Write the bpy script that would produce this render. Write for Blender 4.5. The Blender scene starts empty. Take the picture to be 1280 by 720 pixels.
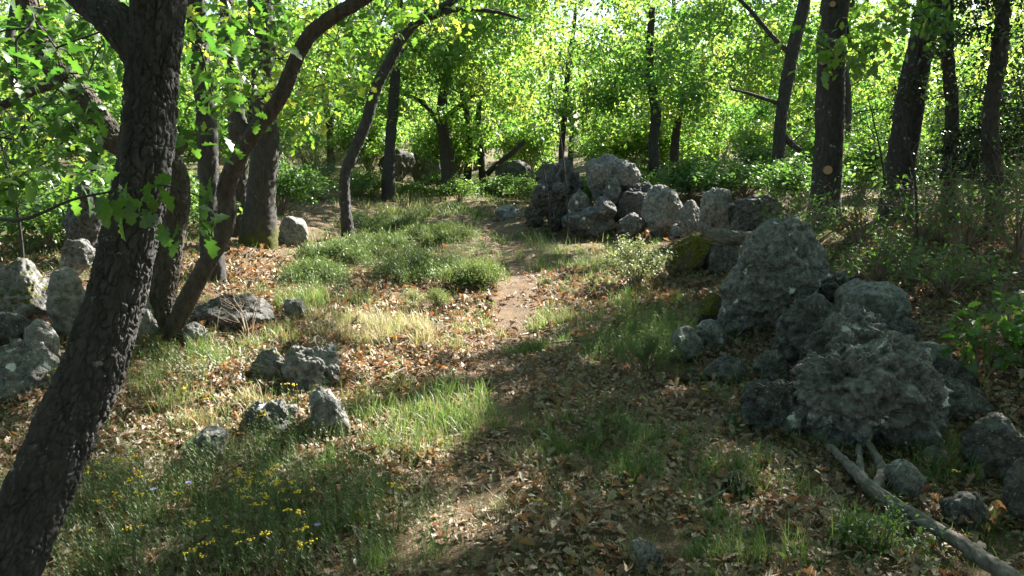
import bpy, bmesh, math, random
import numpy as np
from mathutils import Vector, Matrix, Euler
R_ = math.radians
rng = np.random.default_rng(7)
random.seed(7)
S = bpy.context.scene
C = S.collection

# ------------------------------------------------------------------ camera, sky, sun, exposure
F, PITCH, EYE = 985.0, R_(10.07), 1.6
SUN_AZ, SUN_EL = R_(42), R_(36)
cam = bpy.data.cameras.new('camera')
cam.sensor_width, cam.lens = 36.0, F / 1280 * 36
cam.clip_start, cam.clip_end = 0.05, 2000
co = bpy.data.objects.new('camera', cam)
C.objects.link(co)
co.location = (0, 0, EYE)
co.rotation_euler = (math.pi / 2 - PITCH, 0, 0)
S.camera = co
W = bpy.data.worlds.new('World')
S.world = W
W.use_nodes = True
sky = W.node_tree.nodes.new('ShaderNodeTexSky')
sky.sky_type = 'NISHITA'
sky.sun_disc = False
sky.sun_elevation, sky.sun_rotation = SUN_EL, SUN_AZ
bg = W.node_tree.nodes['Background']
bg.inputs[1].default_value = 0.053
W.node_tree.links.new(sky.outputs[0], bg.inputs[0])
sl = bpy.data.lights.new('sun', 'SUN')
sl.energy, sl.angle, sl.color = 5.0, R_(0.5), (1, 0.94, 0.83)
so = bpy.data.objects.new('sun', sl)
C.objects.link(so)
SUNV = Vector((math.sin(SUN_AZ) * math.cos(SUN_EL), math.cos(SUN_AZ) * math.cos(SUN_EL), math.sin(SUN_EL)))
so.rotation_euler = SUNV.to_track_quat('Z', 'Y').to_euler()
so.location = (20, 25, 30)
S.view_settings.view_transform = 'Standard'
S.view_settings.look = 'None'
S.view_settings.exposure = 2.55
S.view_settings.gamma = 1
S.render.engine = 'CYCLES'
S.cycles.max_bounces = 5
S.cycles.diffuse_bounces = 2
S.cycles.glossy_bounces = 1
S.cycles.transmission_bounces = 2
S.cycles.use_denoising = True
S.cycles.denoiser = 'OPENIMAGEDENOISE'
S.cycles.sample_clamp_indirect = 6

# ------------------------------------------------------------------ noise
def hsh(ix, iy, iz, s):
    h = (ix.astype(np.int64) * 374761393 + iy.astype(np.int64) * 668265263 + iz.astype(np.int64) * 2147483647 + s * 1274126177) & 0xffffffff
    h = ((h ^ (h >> 13)) * 1274126177) & 0xffffffff
    h = ((h ^ (h >> 16)) * 2246822519) & 0xffffffff
    return ((h ^ (h >> 15)) & 0xffffff) / 16777215.0
def noise(p, s=0):
    i = np.floor(p).astype(np.int64)
    f = p - i
    u = f * f * f * (f * (f * 6 - 15) + 10)
    r = 0
    for dx in (0, 1):
        for dy in (0, 1):
            for dz in (0, 1):
                w = (u[:, 0] if dx else 1 - u[:, 0]) * (u[:, 1] if dy else 1 - u[:, 1]) * (u[:, 2] if dz else 1 - u[:, 2])
                r = r + w * hsh(i[:, 0] + dx, i[:, 1] + dy, i[:, 2] + dz, s)
    return r * 2 - 1
def fbm(p, o=4, s=0, g=0.5):
    a, r = 1.0, 0
    for k in range(o):
        r = r + a * noise(p * 2.03 ** k + 17.3 * k, s + k)
        a *= g
    return r
def worley(p, s=0):
    i = np.floor(p).astype(np.int64)
    f1 = np.full(len(p), 9.0); f2 = f1.copy(); cid = np.zeros(len(p))
    for dx in (-1, 0, 1):
        for dy in (-1, 0, 1):
            for dz in (-1, 0, 1):
                c = i + np.array((dx, dy, dz))
                q = np.stack([hsh(c[:, 0], c[:, 1], c[:, 2], s + k) for k in range(3)], 1) + c
                d = np.sqrt(((q - p) ** 2).sum(1))
                m = d < f1
                f2 = np.where(m, f1, np.minimum(f2, d))
                cid = np.where(m, hsh(c[:, 0], c[:, 1], c[:, 2], s + 9), cid)
                f1 = np.where(m, d, f1)
    return f1, f2, cid
def sstep(a, b, x):
    t = np.clip((x - a) / (b - a), 0, 1)
    return t * t * (3 - 2 * t)

# ------------------------------------------------------------------ terrain and pixel <-> world
PATHY = np.array([0, 2.7, 3.7, 5.0, 6.6, 8.3, 12.5, 17, 24, 40.])
PATHX = np.array([-.3, -.28, -.22, -.12, 0, .08, .05, -.7, -2.4, -5.])
def path_d(x, y):
    return np.abs(x - np.interp(y, PATHY, PATHX))
def G(x, y, fine=True):
    x = np.asarray(x, float); y = np.asarray(y, float)
    z = .022 * np.clip(y - 6, 0, 24) + .09 * 30 * np.log1p(np.clip(y - 27, 0, 400) / 30) * sstep(27, 40, y)
    xb = np.interp(y, [0, 4, 6, 9, 13, 20], [1.5, 1.45, 1.35, 1.5, 1.7, 1.9])
    z = z + .62 * sstep(0, 3.1, x - xb) * sstep(1.5, 5, y) * (1 - .6 * sstep(15, 22, y))
    z = z + .30 * sstep(2.0, 4.5, -x) * sstep(2.5, 6, y)
    p = np.stack([x.ravel(), y.ravel(), np.zeros(x.size)], 1)
    n = .055 * noise(p * .9, 3) + .03 * noise(p * 2.3, 4)
    if fine:
        n = n + .022 * noise(p * 6, 5) + .011 * noise(p * 17, 6)
    z = z + n.reshape(x.shape) * (.55 + .45 * sstep(.1, .5, path_d(x, y)))
    return z - .035 * (1 - sstep(.1, .45, path_d(x, y))) 
cp, sp_ = math.cos(PITCH), math.sin(PITCH)
def ray(px, py):
    a, b = (px - 640) / F, (360 - py) / F
    return np.array([a, cp + b * sp_, -sp_ + b * cp])
def Pd(px, py, d):                       # point seen at a pixel at distance d along +Y
    r = ray(px, py)
    return np.array([0, 0, EYE]) + r * d / r[1]
_t = np.concatenate([np.arange(1.5, 12, .015), np.arange(12, 90, .06)])
def Pg(px, py):                          # ground point seen at a pixel
    r = ray(px, py)
    q = r[None] * _t[:, None] + np.array([0, 0, EYE])
    k = np.argmax(q[:, 2] <= G(q[:, 0], q[:, 1], False))
    return q[k] if q[k, 2] <= G(q[k, 0], q[k, 1], False) + .01 else q[-1]
def proj(p):
    z = p[:, 2] - EYE
    dep = p[:, 1] * cp - z * sp_
    v = p[:, 1] * sp_ + z * cp
    dd = np.where(dep > .3, dep, 1e9)
    return 640 + F * p[:, 0] / dd, np.where(dep > .3, 360 - F * v / dd, 9999), dep
def in_poly(x, y, poly):
    r = np.zeros(len(x), bool)
    n = len(poly)
    for i in range(n):
        (x0, y0), (x1, y1) = poly[i], poly[(i + 1) % n]
        c = ((y0 > y) != (y1 > y)) & (x < (x1 - x0) * (y - y0) / (y1 - y0 + 1e-9) + x0)
        r ^= c
    return r
# the openings of the canopy: where the sun reaches the ground (ground regions, measured on the photograph)
LIT = [([(400, 395), (450, 378), (520, 378), (600, 340), (700, 343), (712, 375), (672, 425), (600, 445), (520, 452), (440, 492), (420, 450)], .02),
       ([(190, 425), (310, 405), (352, 432), (318, 480), (335, 560), (262, 565), (195, 520)], .03),
       ([(430, 512), (560, 478), (612, 486), (580, 560), (520, 605), (445, 590)], .03),
       ([(515, 640), (600, 622), (612, 680), (505, 688)], .05),
       ([(290, 320), (390, 312), (400, 400), (300, 405)], .25),
       ([(400, 255), (560, 255), (640, 300), (600, 345), (430, 345)], .6),
       ([(700, 300), (850, 300), (850, 355), (720, 360)], .35),
       ([(400, 200), (560, 200), (560, 240), (400, 245)], .6),
       ([(270, 590), (370, 590), (370, 650), (270, 650)], .35),
       ([(700, 380), (760, 380), (745, 430), (690, 440)], .5),
       ([(1010, 325), (1140, 325), (1150, 420), (1030, 420)], .5),
       ([(120, 560), (190, 500), (240, 600), (170, 640)], .4)]
def sun_keep(p):
    """False for foliage that stands in one of the canopy's openings between the sun and the sunlit ground."""
    g = p.copy()
    for _ in range(3):
        h = p[:, 2] - G(g[:, 0], g[:, 1], False)
        k = np.maximum(h, 0) / math.tan(SUN_EL)
        g[:, 0] = p[:, 0] - k * math.sin(SUN_AZ); g[:, 1] = p[:, 1] - k * math.cos(SUN_AZ)
    g[:, 2] = p[:, 2] - h * 1.0
    g[:, 2] = G(g[:, 0], g[:, 1], False)
    x, y, dep = proj(g)
    x = x + rng.normal(0, 5, len(x)); y = y + rng.normal(0, 3, len(x))
    keep = np.ones(len(p))
    for poly, pr in LIT:
        keep = np.where(in_poly(x, y, poly) & (h > 1.0), np.minimum(keep, pr), keep)
    return rng.random(len(p)) < keep

# ------------------------------------------------------------------ mesh helpers
def mesh(name, V, Fc, mat, smooth=True, attrs=None):
    V = np.asarray(V, np.float32); Fc = np.asarray(Fc, np.int32)
    k = Fc.shape[1]
    me = bpy.data.meshes.new(name)
    me.vertices.add(len(V)); me.vertices.foreach_set('co', V.ravel())
    me.loops.add(Fc.size); me.loops.foreach_set('vertex_index', Fc.ravel())
    me.polygons.add(len(Fc)); me.polygons.foreach_set('loop_start', np.arange(0, Fc.size, k, dtype=np.int32))
    me.update(calc_edges=True)
    if smooth:
        me.polygons.foreach_set('use_smooth', np.ones(len(Fc), bool))
    for n, a in (attrs or {}).items():
        t = me.attributes.new(n, 'FLOAT', 'POINT'); t.data.foreach_set('value', np.asarray(a, np.float32))
    me.materials.append(mat)
    return me
def link(name, me, parent=None, loc=None):
    o = bpy.data.objects.new(name, me); C.objects.link(o)
    if loc is not None: o.location = [float(v) for v in loc]
    if parent is not None: o.parent = parent
    return o
def tag(o, label=None, cat=None, group=None, kind=None):
    for k, v in (('label', label), ('category', cat), ('group', group), ('kind', kind)):
        if v: o[k] = v
    return o
def cat(parts):                          # join (V, tris, rnd) pieces
    V, T, A, n = [], [], [], 0
    for v, t, a in parts:
        V.append(v); T.append(t + n); A.append(a); n += len(v)
    return np.concatenate(V), np.concatenate(T), np.concatenate(A)
def q2t(q):
    return np.concatenate([q[:, [0, 1, 2]], q[:, [0, 2, 3]]])
def dup(o, loc, rz=0, sc=1, label=None, **kw):
    r = o.copy(); C.objects.link(r); r.location = [float(v) for v in loc]; r.rotation_euler = (0, 0, rz); r.scale = (sc,) * 3
    for ch in o.children:
        c = ch.copy(); C.objects.link(c); c.parent = r
    return tag(r, label, **kw)

# ------------------------------------------------------------------ materials
def nt(name):
    m = bpy.data.materials.new(name); m.use_nodes = True
    n = m.node_tree; n.nodes.clear()
    o = n.nodes.new('ShaderNodeOutputMaterial')
    def N(t, **kw):
        x = n.nodes.new(t)
        for k, v in kw.items():
            if isinstance(k, str) and hasattr(x, k): setattr(x, k, v)
        return x
    def L(a, b): n.links.new(a, b)
    return m, n, o, N, L
def rgba(c): return (c[0], c[1], c[2], 1)
def ramp(N, L, fac, stops, interp='LINEAR'):
    r = N('ShaderNodeValToRGB'); e = r.color_ramp.elements
    r.color_ramp.interpolation = interp
    while len(e) < len(stops): e.new(.5)
    for x, (p, c) in zip(e, stops): x.position = p; x.color = rgba(c)
    L(fac, r.inputs[0]); return r.outputs[0]
def nz(N, L, vec, scale, detail=4, rough=.6, dist=0):
    t = N('ShaderNodeTexNoise'); L(vec, t.inputs['Vector'])
    t.inputs['Scale'].default_value = scale; t.inputs['Detail'].default_value = detail
    t.inputs['Roughness'].default_value = rough; t.inputs['Distortion'].default_value = dist
    return t.outputs['Fac']
def mixc(N, L, fac, a, b, mode='MIX'):
    x = N('ShaderNodeMix'); x.data_type = 'RGBA'; x.blend_type = mode
    for s, v in ((0, fac), (6, a), (7, b)):
        if hasattr(v, 'links'): L(v, x.inputs[s])
        elif s == 0: x.inputs[s].default_value = v
        else: x.inputs[s].default_value = rgba(v)
    return x.outputs[2]
def mth(N, L, op, a, b=0.0, clamp=False):
    x = N('ShaderNodeMath'); x.operation = op; x.use_clamp = clamp
    for i, v in enumerate((a, b)):
        if hasattr(v, 'links'): L(v, x.inputs[i])
        else: x.inputs[i].default_value = v
    return x.outputs[0]
def leaf_mat(name, stops, tstops, tr=.5, rough=.45, gloss=.06):
    m, n, o, N, L = nt(name)
    a = N('ShaderNodeAttribute'); a.attribute_name = 'rnd'
    f = a.outputs['Fac']
    d = N('ShaderNodeBsdfDiffuse'); t = N('ShaderNodeBsdfTranslucent'); g = N('ShaderNodeBsdfGlossy')
    L(ramp(N, L, f, stops), d.inputs[0]); L(ramp(N, L, f, tstops), t.inputs[0])
    g.inputs['Roughness'].default_value = rough; g.inputs[0].default_value = (.8, .85, .8, 1)
    x = N('ShaderNodeMixShader'); x.inputs[0].default_value = tr; L(d.outputs[0], x.inputs[1]); L(t.outputs[0], x.inputs[2])
    y = N('ShaderNodeMixShader'); y.inputs[0].default_value = gloss; L(x.outputs[0], y.inputs[1]); L(g.outputs[0], y.inputs[2])
    L(y.outputs[0], o.inputs[0]); return m
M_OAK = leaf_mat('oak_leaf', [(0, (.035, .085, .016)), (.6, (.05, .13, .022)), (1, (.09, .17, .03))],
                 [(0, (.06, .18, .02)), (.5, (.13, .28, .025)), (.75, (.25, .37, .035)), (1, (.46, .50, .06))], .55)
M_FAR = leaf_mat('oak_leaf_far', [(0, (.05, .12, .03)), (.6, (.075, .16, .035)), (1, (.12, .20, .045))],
                 [(0, (.11, .30, .05)), (.45, (.22, .44, .055)), (.7, (.40, .55, .07)), (1, (.66, .70, .14))], .55)  # upper stops carry the yellow sun highlights of far leaves as colour
M_HOLM = leaf_mat('holm_leaf', [(0, (.012, .028, .010)), (.8, (.022, .045, .014)), (1, (.05, .08, .02))],
                  [(0, (.02, .05, .008)), (.85, (.05, .10, .012)), (1, (.25, .30, .03))], .3, .35, .1)
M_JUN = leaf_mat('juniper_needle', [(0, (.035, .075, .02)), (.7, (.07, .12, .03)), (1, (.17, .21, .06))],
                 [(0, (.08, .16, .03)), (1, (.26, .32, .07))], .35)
M_SHRUB = leaf_mat('shrub_leaf', [(0, (.035, .08, .02)), (.6, (.06, .13, .028)), (1, (.14, .20, .05))],
                   [(0, (.10, .25, .03)), (.6, (.15, .29, .04)), (1, (.34, .43, .07))], .5)
M_PALE = leaf_mat('pale_leaf', [(0, (.09, .12, .05)), (.6, (.17, .20, .09)), (1, (.34, .33, .18))],
                  [(0, (.15, .22, .06)), (1, (.36, .4, .14))], .4)
M_GRASS = leaf_mat('grass_blade', [(0, (.035, .085, .02)), (.45, (.06, .12, .028)), (.62, (.13, .17, .045)), (.8, (.36, .31, .16)), (1, (.52, .45, .28))],
                   [(0, (.10, .22, .03)), (.55, (.2, .34, .06)), (.8, (.42, .36, .16)), (1, (.55, .46, .27))], .4)
M_HERB = leaf_mat('herb_leaf', [(0, (.055, .09, .035)), (.6, (.10, .14, .05)), (1, (.22, .24, .09))],
                  [(0, (.1, .22, .04)), (1, (.3, .4, .08))], .4)
M_DRY = leaf_mat('dead_oak_leaf', [(0, (.085, .058, .043)), (.3, (.17, .118, .084)), (.55, (.26, .19, .135)), (.75, (.33, .275, .22)), (.86, (.33, .15, .055)), (.92, (.3, .21, .15)), (1, (.50, .42, .33))],
                 [(0, (.12, .05, .02)), (.5, (.30, .14, .05)), (.8, (.36, .2, .08)), (.9, (.5, .17, .03)), (1, (.45, .28, .12))], .28, .55, .05)
M_PETAL = leaf_mat('yellow_petal', [(0, (.72, .50, .012)), (1, (.80, .64, .03))], [(0, (.6, .42, .01)), (1, (.7, .5, .02))], .25)
M_VIOLET = leaf_mat('violet_petal', [(0, (.26, .22, .62)), (1, (.36, .32, .72))], [(0, (.3, .26, .6)), (1, (.4, .3, .7))], .3)
def princ(N, L, o, col, rough=.85, bump=None, bs=.4, bd=.01, spec=.3):
    p = N('ShaderNodeBsdfPrincipled')
    L(col, p.inputs['Base Color']); p.inputs['Roughness'].default_value = rough
    p.inputs['Specular IOR Level'].default_value = spec
    if bump is not None:
        b = N('ShaderNodeBump'); b.inputs['Strength'].default_value = bs; b.inputs['Distance'].default_value = bd
        L(bump, b.inputs['Height']); L(b.outputs[0], p.inputs['Normal'])
    L(p.outputs[0], o.inputs[0]); return p
def bark_mat(name, c0, c1, lich, licht=.62, moss=False):
    m, n, o, N, L = nt(name)
    tc = N('ShaderNodeTexCoord').outputs['Object']
    mp = N('ShaderNodeMapping'); mp.inputs['Scale'].default_value = (1, 1, .3); L(tc, mp.inputs[0])
    a = nz(N, L, mp.outputs[0], 30, 6, .65)
    c = ramp(N, L, a, [(.3, c0), (.7, c1)])
    l = nz(N, L, tc, 14, 5, .7)
    lf = ramp(N, L, l, [(licht, (0, 0, 0)), (licht + .06, (1, 1, 1))])
    c = mixc(N, L, lf, c, lich)
    if moss:
        sx = N('ShaderNodeSeparateXYZ'); L(tc, sx.inputs[0])
        q = mth(N, L, 'ADD', mth(N, L, 'MULTIPLY', sx.outputs[2], -.8), nz(N, L, tc, 7, 4))
        c = mixc(N, L, ramp(N, L, q, [(.12, (0, 0, 0)), (.28, (1, 1, 1))]), c, (.06, .065, .010))
    princ(N, L, o, c, .9, mth(N, L, 'ADD', a, nz(N, L, mp.outputs[0], 110, 3)), .5, .006)
    return m
M_BARK = bark_mat('oak_bark', (.021, .0205, .021), (.066, .064, .064), (.25, .25, .25), .63)
M_BARKW = bark_mat('warm_oak_bark', (.036, .030, .026), (.10, .085, .074), (.28, .27, .25), .66)
M_BARKM = bark_mat('mossy_oak_bark', (.026, .024, .022), (.068, .063, .059), (.25, .25, .24), .66, True)
M_BARKF = bark_mat('far_bark', (.026, .025, .024), (.065, .061, .058), (.2, .2, .19), .68)
M_DEAD = bark_mat('bleached_dead_wood', (.07, .062, .056), (.22, .20, .185), (.36, .35, .33), .66)
M_TWIG = bark_mat('dry_twig', (.12, .085, .06), (.30, .25, .2), (.4, .38, .33), .7)
def flat_wood():
    m, n, o, N, L = nt('cut_wood')
    tc = N('ShaderNodeTexCoord').outputs['Object']
    w = N('ShaderNodeTexWave'); w.wave_type = 'RINGS'; w.rings_direction = 'SPHERICAL'
    w.inputs['Scale'].default_value = 45; w.inputs['Distortion'].default_value = 2; L(tc, w.inputs[0])
    princ(N, L, o, ramp(N, L, w.outputs['Fac'], [(0, (.30, .18, .10)), (1, (.48, .33, .20))]), .8)
    return m
M_CUT = flat_wood()
def rock_mat(name, base, dark, lich, lth, moss=0.0, stain=.5):
    m, n, o, N, L = nt(name)
    tc0 = N('ShaderNodeTexCoord').outputs['Object']
    oi = N('ShaderNodeObjectInfo').outputs['Random']
    ad = N('ShaderNodeVectorMath'); ad.operation = 'ADD'; L(tc0, ad.inputs[0])
    cx = N('ShaderNodeCombineXYZ'); L(mth(N, L, 'MULTIPLY', oi, 40.0), cx.inputs[0]); L(cx.outputs[0], ad.inputs[1])
    tc = ad.outputs[0]
    a = nz(N, L, tc, 5, 8, .68, .3); b = nz(N, L, tc, 22, 6, .7)
    c = ramp(N, L, a, [(.28, dark), (.5, base), (.75, tuple(min(1, v * 1.35) for v in base))])
    c = mixc(N, L, ramp(N, L, b, [(.42, (0, 0, 0)), (.62, (.75, .75, .75))]), c, tuple(v * .42 for v in dark))
    l = nz(N, L, tc, 9, 6, .72, .4)
    lm = mth(N, L, 'MULTIPLY', ramp(N, L, l, [(lth - .02, (0, 0, 0)), (lth + .05, (1, 1, 1))]), ramp(N, L, nz(N, L, tc, 48, 4, .7), [(.38, (.15, .15, .15)), (.56, (1, 1, 1))]))
    c = mixc(N, L, lm, c, tuple(v * .82 for v in lich))
    if lth < .62:                        # round white lichen crusts
        vo = N('ShaderNodeTexVoronoi'); L(tc, vo.inputs['Vector']); vo.inputs['Scale'].default_value = 5.2
        vd = mth(N, L, 'ADD', vo.outputs['Distance'], mth(N, L, 'MULTIPLY', nz(N, L, tc, 20, 4, .7), .42))
        c = mixc(N, L, ramp(N, L, vd, [(.335, (.95, .95, .95)), (.365, (0, 0, 0))]), c, (.62, .63, .64))
    yl = nz(N, L, tc, 12, 5, .7, .5)
    c = mixc(N, L, ramp(N, L, yl, [(.66, (0, 0, 0)), (.72, (.55, .55, .55))]), c, (.22, .17, .09))
    wv = N('ShaderNodeTexVoronoi'); wv.feature = 'DISTANCE_TO_EDGE'; L(tc, wv.inputs['Vector']); wv.inputs['Scale'].default_value = 5.5
    ck = ramp(N, L, mth(N, L, 'ADD', wv.outputs[0], mth(N, L, 'MULTIPLY', b, .06)), [(.02, (0, 0, 0)), (.065, (1, 1, 1))])
    sp = nz(N, L, tc, 75, 4, .6)
    c = mixc(N, L, ramp(N, L, sp, [(.6, (0, 0, 0)), (.68, (.6, .6, .6))]), c, (.46, .45, .42))
    if moss:
        ge = N('ShaderNodeNewGeometry'); sx = N('ShaderNodeSeparateXYZ'); L(ge.outputs['Normal'], sx.inputs[0])
        q = mth(N, L, 'ADD', mth(N, L, 'MULTIPLY', sx.outputs[2], .55), mth(N, L, 'MULTIPLY', nz(N, L, tc, 5, 4, .6), .9))
        mc = ramp(N, L, nz(N, L, tc, 60, 3), [(.35, (.045, .048, .008)), (.65, (.125, .115, .018))])
        c = mixc(N, L, ramp(N, L, q, [(1.02 - moss, (0, 0, 0)), (1.10 - moss, (1, 1, 1))]), c, mc)
    h = mth(N, L, 'ADD', mth(N, L, 'ADD', mth(N, L, 'MULTIPLY', a, 1.2), mth(N, L, 'MULTIPLY', ck, .5)), mth(N, L, 'ADD', b, mth(N, L, 'MULTIPLY', sp, .35)))
    princ(N, L, o, c, .92, h, .8, .02, .2)
    return m
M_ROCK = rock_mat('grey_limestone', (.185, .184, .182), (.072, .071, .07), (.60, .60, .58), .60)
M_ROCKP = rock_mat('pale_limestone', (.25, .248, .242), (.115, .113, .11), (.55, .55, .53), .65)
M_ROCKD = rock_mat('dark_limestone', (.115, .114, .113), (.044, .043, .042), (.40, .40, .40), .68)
M_ROCKM = rock_mat('mossy_limestone', (.23, .23, .225), (.10, .10, .10), (.5, .5, .48), .68, .2)
M_MOSS = rock_mat('moss_cushion', (.13, .125, .10), (.06, .058, .04), (.3, .3, .26), .7, .47)
def ground_mat():
    m, n, o, N, L = nt('forest_soil')
    tc = N('ShaderNodeTexCoord').outputs['Object']
    a = nz(N, L, tc, 3.5, 8, .7); b = nz(N, L, tc, 38, 6, .75); d = nz(N, L, tc, 120, 3, .6)
    c = ramp(N, L, a, [(.3, (.065, .045, .030)), (.5, (.115, .078, .05)), (.7, (.17, .12, .08))])
    c = mixc(N, L, ramp(N, L, b, [(.45, (0, 0, 0)), (.7, (.8, .8, .8))]), c, (.24, .17, .115))
    c = mixc(N, L, ramp(N, L, d, [(.55, (0, 0, 0)), (.66, (.7, .7, .7))]), c, (.36, .29, .22))
    g = nz(N, L, tc, 1.1, 5, .6)
    sx = N('ShaderNodeSeparateXYZ'); L(tc, sx.inputs[0])
    far = mth(N, L, 'MULTIPLY', mth(N, L, 'SUBTRACT', sx.outputs[1], 9), .06, True)
    c = mixc(N, L, mth(N, L, 'MULTIPLY', far, ramp(N, L, g, [(.4, (.1, .1, .1)), (.6, (.8, .8, .8))])), c, (.09, .11, .045))
    princ(N, L, o, c, .95, mth(N, L, 'ADD', b, d), .9, .02, .15)
    return m
M_SOIL = ground_mat()

# ------------------------------------------------------------------ leaf templates and batching
def leaf_tpl(st, fold=.25, droop=.2, curl=0):
    V, T = [], []
    V.append((0, 0, 0)); prev = None
    for t, w in st[:-1]:
        z = -droop * t * t
        V += [(-w, t, z + fold * w + curl * w * w * 4), (0, t, z), (w, t, z + fold * w + curl * w * w * 4)]
        i = len(V) - 3
        if prev is None: T += [(0, i + 1, i), (0, i + 2, i + 1)]
        else:
            T += [(prev, prev + 1, i), (prev + 1, i + 1, i), (prev + 1, prev + 2, i + 1), (prev + 2, i + 2, i + 1)]
        prev = i
    V.append((0, st[-1][0], -droop * st[-1][0] ** 2)); k = len(V) - 1
    T += [(prev, prev + 1, k), (prev + 1, prev + 2, k)]
    return np.array(V, float), np.array(T)
ST9 = [(.10, .03), (.20, .15), (.29, .09), (.41, .27), (.51, .14), (.64, .33), (.75, .17), (.87, .19), (1, 0)]
ST5 = [(.14, .05), (.34, .24), (.45, .14), (.66, .32), (.82, .19), (1, 0)]
T_NEAR = [leaf_tpl(ST9, .25, .25), leaf_tpl(ST9, .5, .1), leaf_tpl(ST9, .15, .45)]
T_MID = [leaf_tpl(ST5, .3, .25), leaf_tpl(ST5, .15, .4)]
T_FAR = [leaf_tpl([(.55, .3), (1, 0)], .35, .25)]
T_DRY = [leaf_tpl(ST9, .35, -.3, .5), leaf_tpl(ST9, -.5, .35), leaf_tpl(ST9, .9, -.15), leaf_tpl(ST9, .1, .1, 1.2)]
T_OVAL = [leaf_tpl([(.25, .2), (.6, .24), (1, 0)], .3, .2)]
T_NEED = [leaf_tpl([(.5, .07), (1, 0)], .3, .1)]
def rots(yaw, pitch, roll):
    cy, sy, cx, sx, cr, sr = np.cos(yaw), np.sin(yaw), np.cos(pitch), np.sin(pitch), np.cos(roll), np.sin(roll)
    z, o = np.zeros_like(yaw), np.ones_like(yaw)
    Z = np.stack([cy, -sy, z, sy, cy, z, z, z, o], 1).reshape(-1, 3, 3)
    X = np.stack([o, z, z, z, cx, -sx, z, sx, cx], 1).reshape(-1, 3, 3)
    Y = np.stack([cr, z, sr, z, o, z, -sr, z, cr], 1).reshape(-1, 3, 3)
    return Z @ X @ Y
def batch(tpls, P, Rm, sc, rnd):
    out = []
    w = rng.integers(0, len(tpls), len(P))
    for k, (tv, tt) in enumerate(tpls):
        s = np.nonzero(w == k)[0]
        if not len(s): continue
        v = np.einsum('nij,kj->nki', Rm[s], tv) * np.asarray(sc)[s][:, None, None] + P[s][:, None]
        f = tt[None] + (np.arange(len(s)) * len(tv))[:, None, None]
        out.append((v.reshape(-1, 3), f.reshape(-1, 3), np.repeat(rnd[s], len(tv))))
    return cat(out)
def leaves(P, size, tpls, tilt=.55, pitch=-.25, var=.3, rb=None):
    n = len(P)
    Rm = rots(rng.uniform(0, 6.283, n), rng.normal(pitch, tilt, n), rng.normal(0, tilt, n))
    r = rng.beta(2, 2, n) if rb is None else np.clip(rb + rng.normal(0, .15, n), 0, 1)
    return batch(tpls, P, Rm, size * (1 + rng.uniform(-var, var, n)), r)

# ------------------------------------------------------------------ wood
def spline(pts, rad, step):
    pts = np.asarray(pts, float); rad = np.asarray(rad, float)
    P = np.vstack([2 * pts[0] - pts[1], pts, 2 * pts[-1] - pts[-2]]); Rr = np.concatenate([[rad[0]], rad, [rad[-1]]])
    op, orr = [], []
    for i in range(1, len(P) - 2):
        n = max(2, int(np.linalg.norm(P[i + 1] - P[i]) / step))
        t = np.arange(n)[:, None] / n
        op.append(.5 * (2 * P[i] + (P[i + 1] - P[i - 1]) * t + (2 * P[i - 1] - 5 * P[i] + 4 * P[i + 1] - P[i + 2]) * t ** 2 + (3 * P[i] - P[i - 1] - 3 * P[i + 1] + P[i + 2]) * t ** 3))
        orr.append(Rr[i] + (Rr[i + 1] - Rr[i]) * t[:, 0])
    op.append(pts[-1:]); orr.append(rad[-1:])
    return np.vstack(op), np.concatenate(orr)
def tube(pts, rad, step=.1, seg=7, bark=0, cell=.03, seed=0, lump=0.0, stretch=.5):
    p, r = spline(pts, rad, step)
    T = np.gradient(p, axis=0); T /= np.linalg.norm(T, axis=1)[:, None] + 1e-9
    u = np.cross(T[0], (0.31, .95, .02)); u /= np.linalg.norm(u)
    U = [u]
    for t in T[1:]:
        u = U[-1] - t * np.dot(U[-1], t); U.append(u / (np.linalg.norm(u) + 1e-9))
    U = np.array(U); Wv = np.cross(T, U)
    a = np.arange(seg) / seg * 2 * np.pi
    ca, sa = np.cos(a), np.sin(a)
    D = U[:, None] * ca[None, :, None] + Wv[:, None] * sa[None, :, None]
    rr = np.repeat(r[:, None], seg, 1)
    s = np.concatenate([[0], np.cumsum(np.linalg.norm(np.diff(p, axis=0), axis=1))])
    cyl = np.stack([rr * ca, rr * sa, np.repeat(s[:, None], seg, 1)], 2).reshape(-1, 3)
    if lump:
        rr = rr * (1 + lump * noise(cyl * (2.2, 2.2, 1.2) / (r.max() * 2), seed + 50).reshape(rr.shape))
    if bark:
        q = cyl * (1, 1, stretch) / cell
        q = q + .55 * np.stack([noise(q * .7, seed + k) for k in (1, 2, 3)], 1)
        f1, f2, cid = worley(q, seed)
        g1, g2, _ = worley(q * (.42, .42, .15) + .3 * np.stack([noise(q * .5, seed + k) for k in (21, 22, 23)], 1), seed + 20)
        crack = sstep(.03, .22, f2 - f1 + .06 * fbm(q * 3.1, 2, seed + 7) + .22 * np.maximum(0, noise(q * .55, seed + 8)))
        h = crack * (.7 + .5 * cid) - .55 * (1 - sstep(.02, .2, g2 - g1)) + .2 + .22 * fbm(q * 3.4, 4, seed + 4) + .12 * noise(q * (2, 2, 9), seed + 6)
        rr = rr + bark * (h.reshape(rr.shape) - .7)
    V = p[:, None] + D * rr[:, :, None]
    n = len(p)
    i = np.arange(n - 1)[:, None] * seg; j = np.arange(seg)[None]; k = (j + 1) % seg
    Q = np.stack([i + j, i + k, i + seg + k, i + seg + j], 2).reshape(-1, 4)
    return V.reshape(-1, 3), q2t(Q), np.zeros(n * seg)
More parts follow.
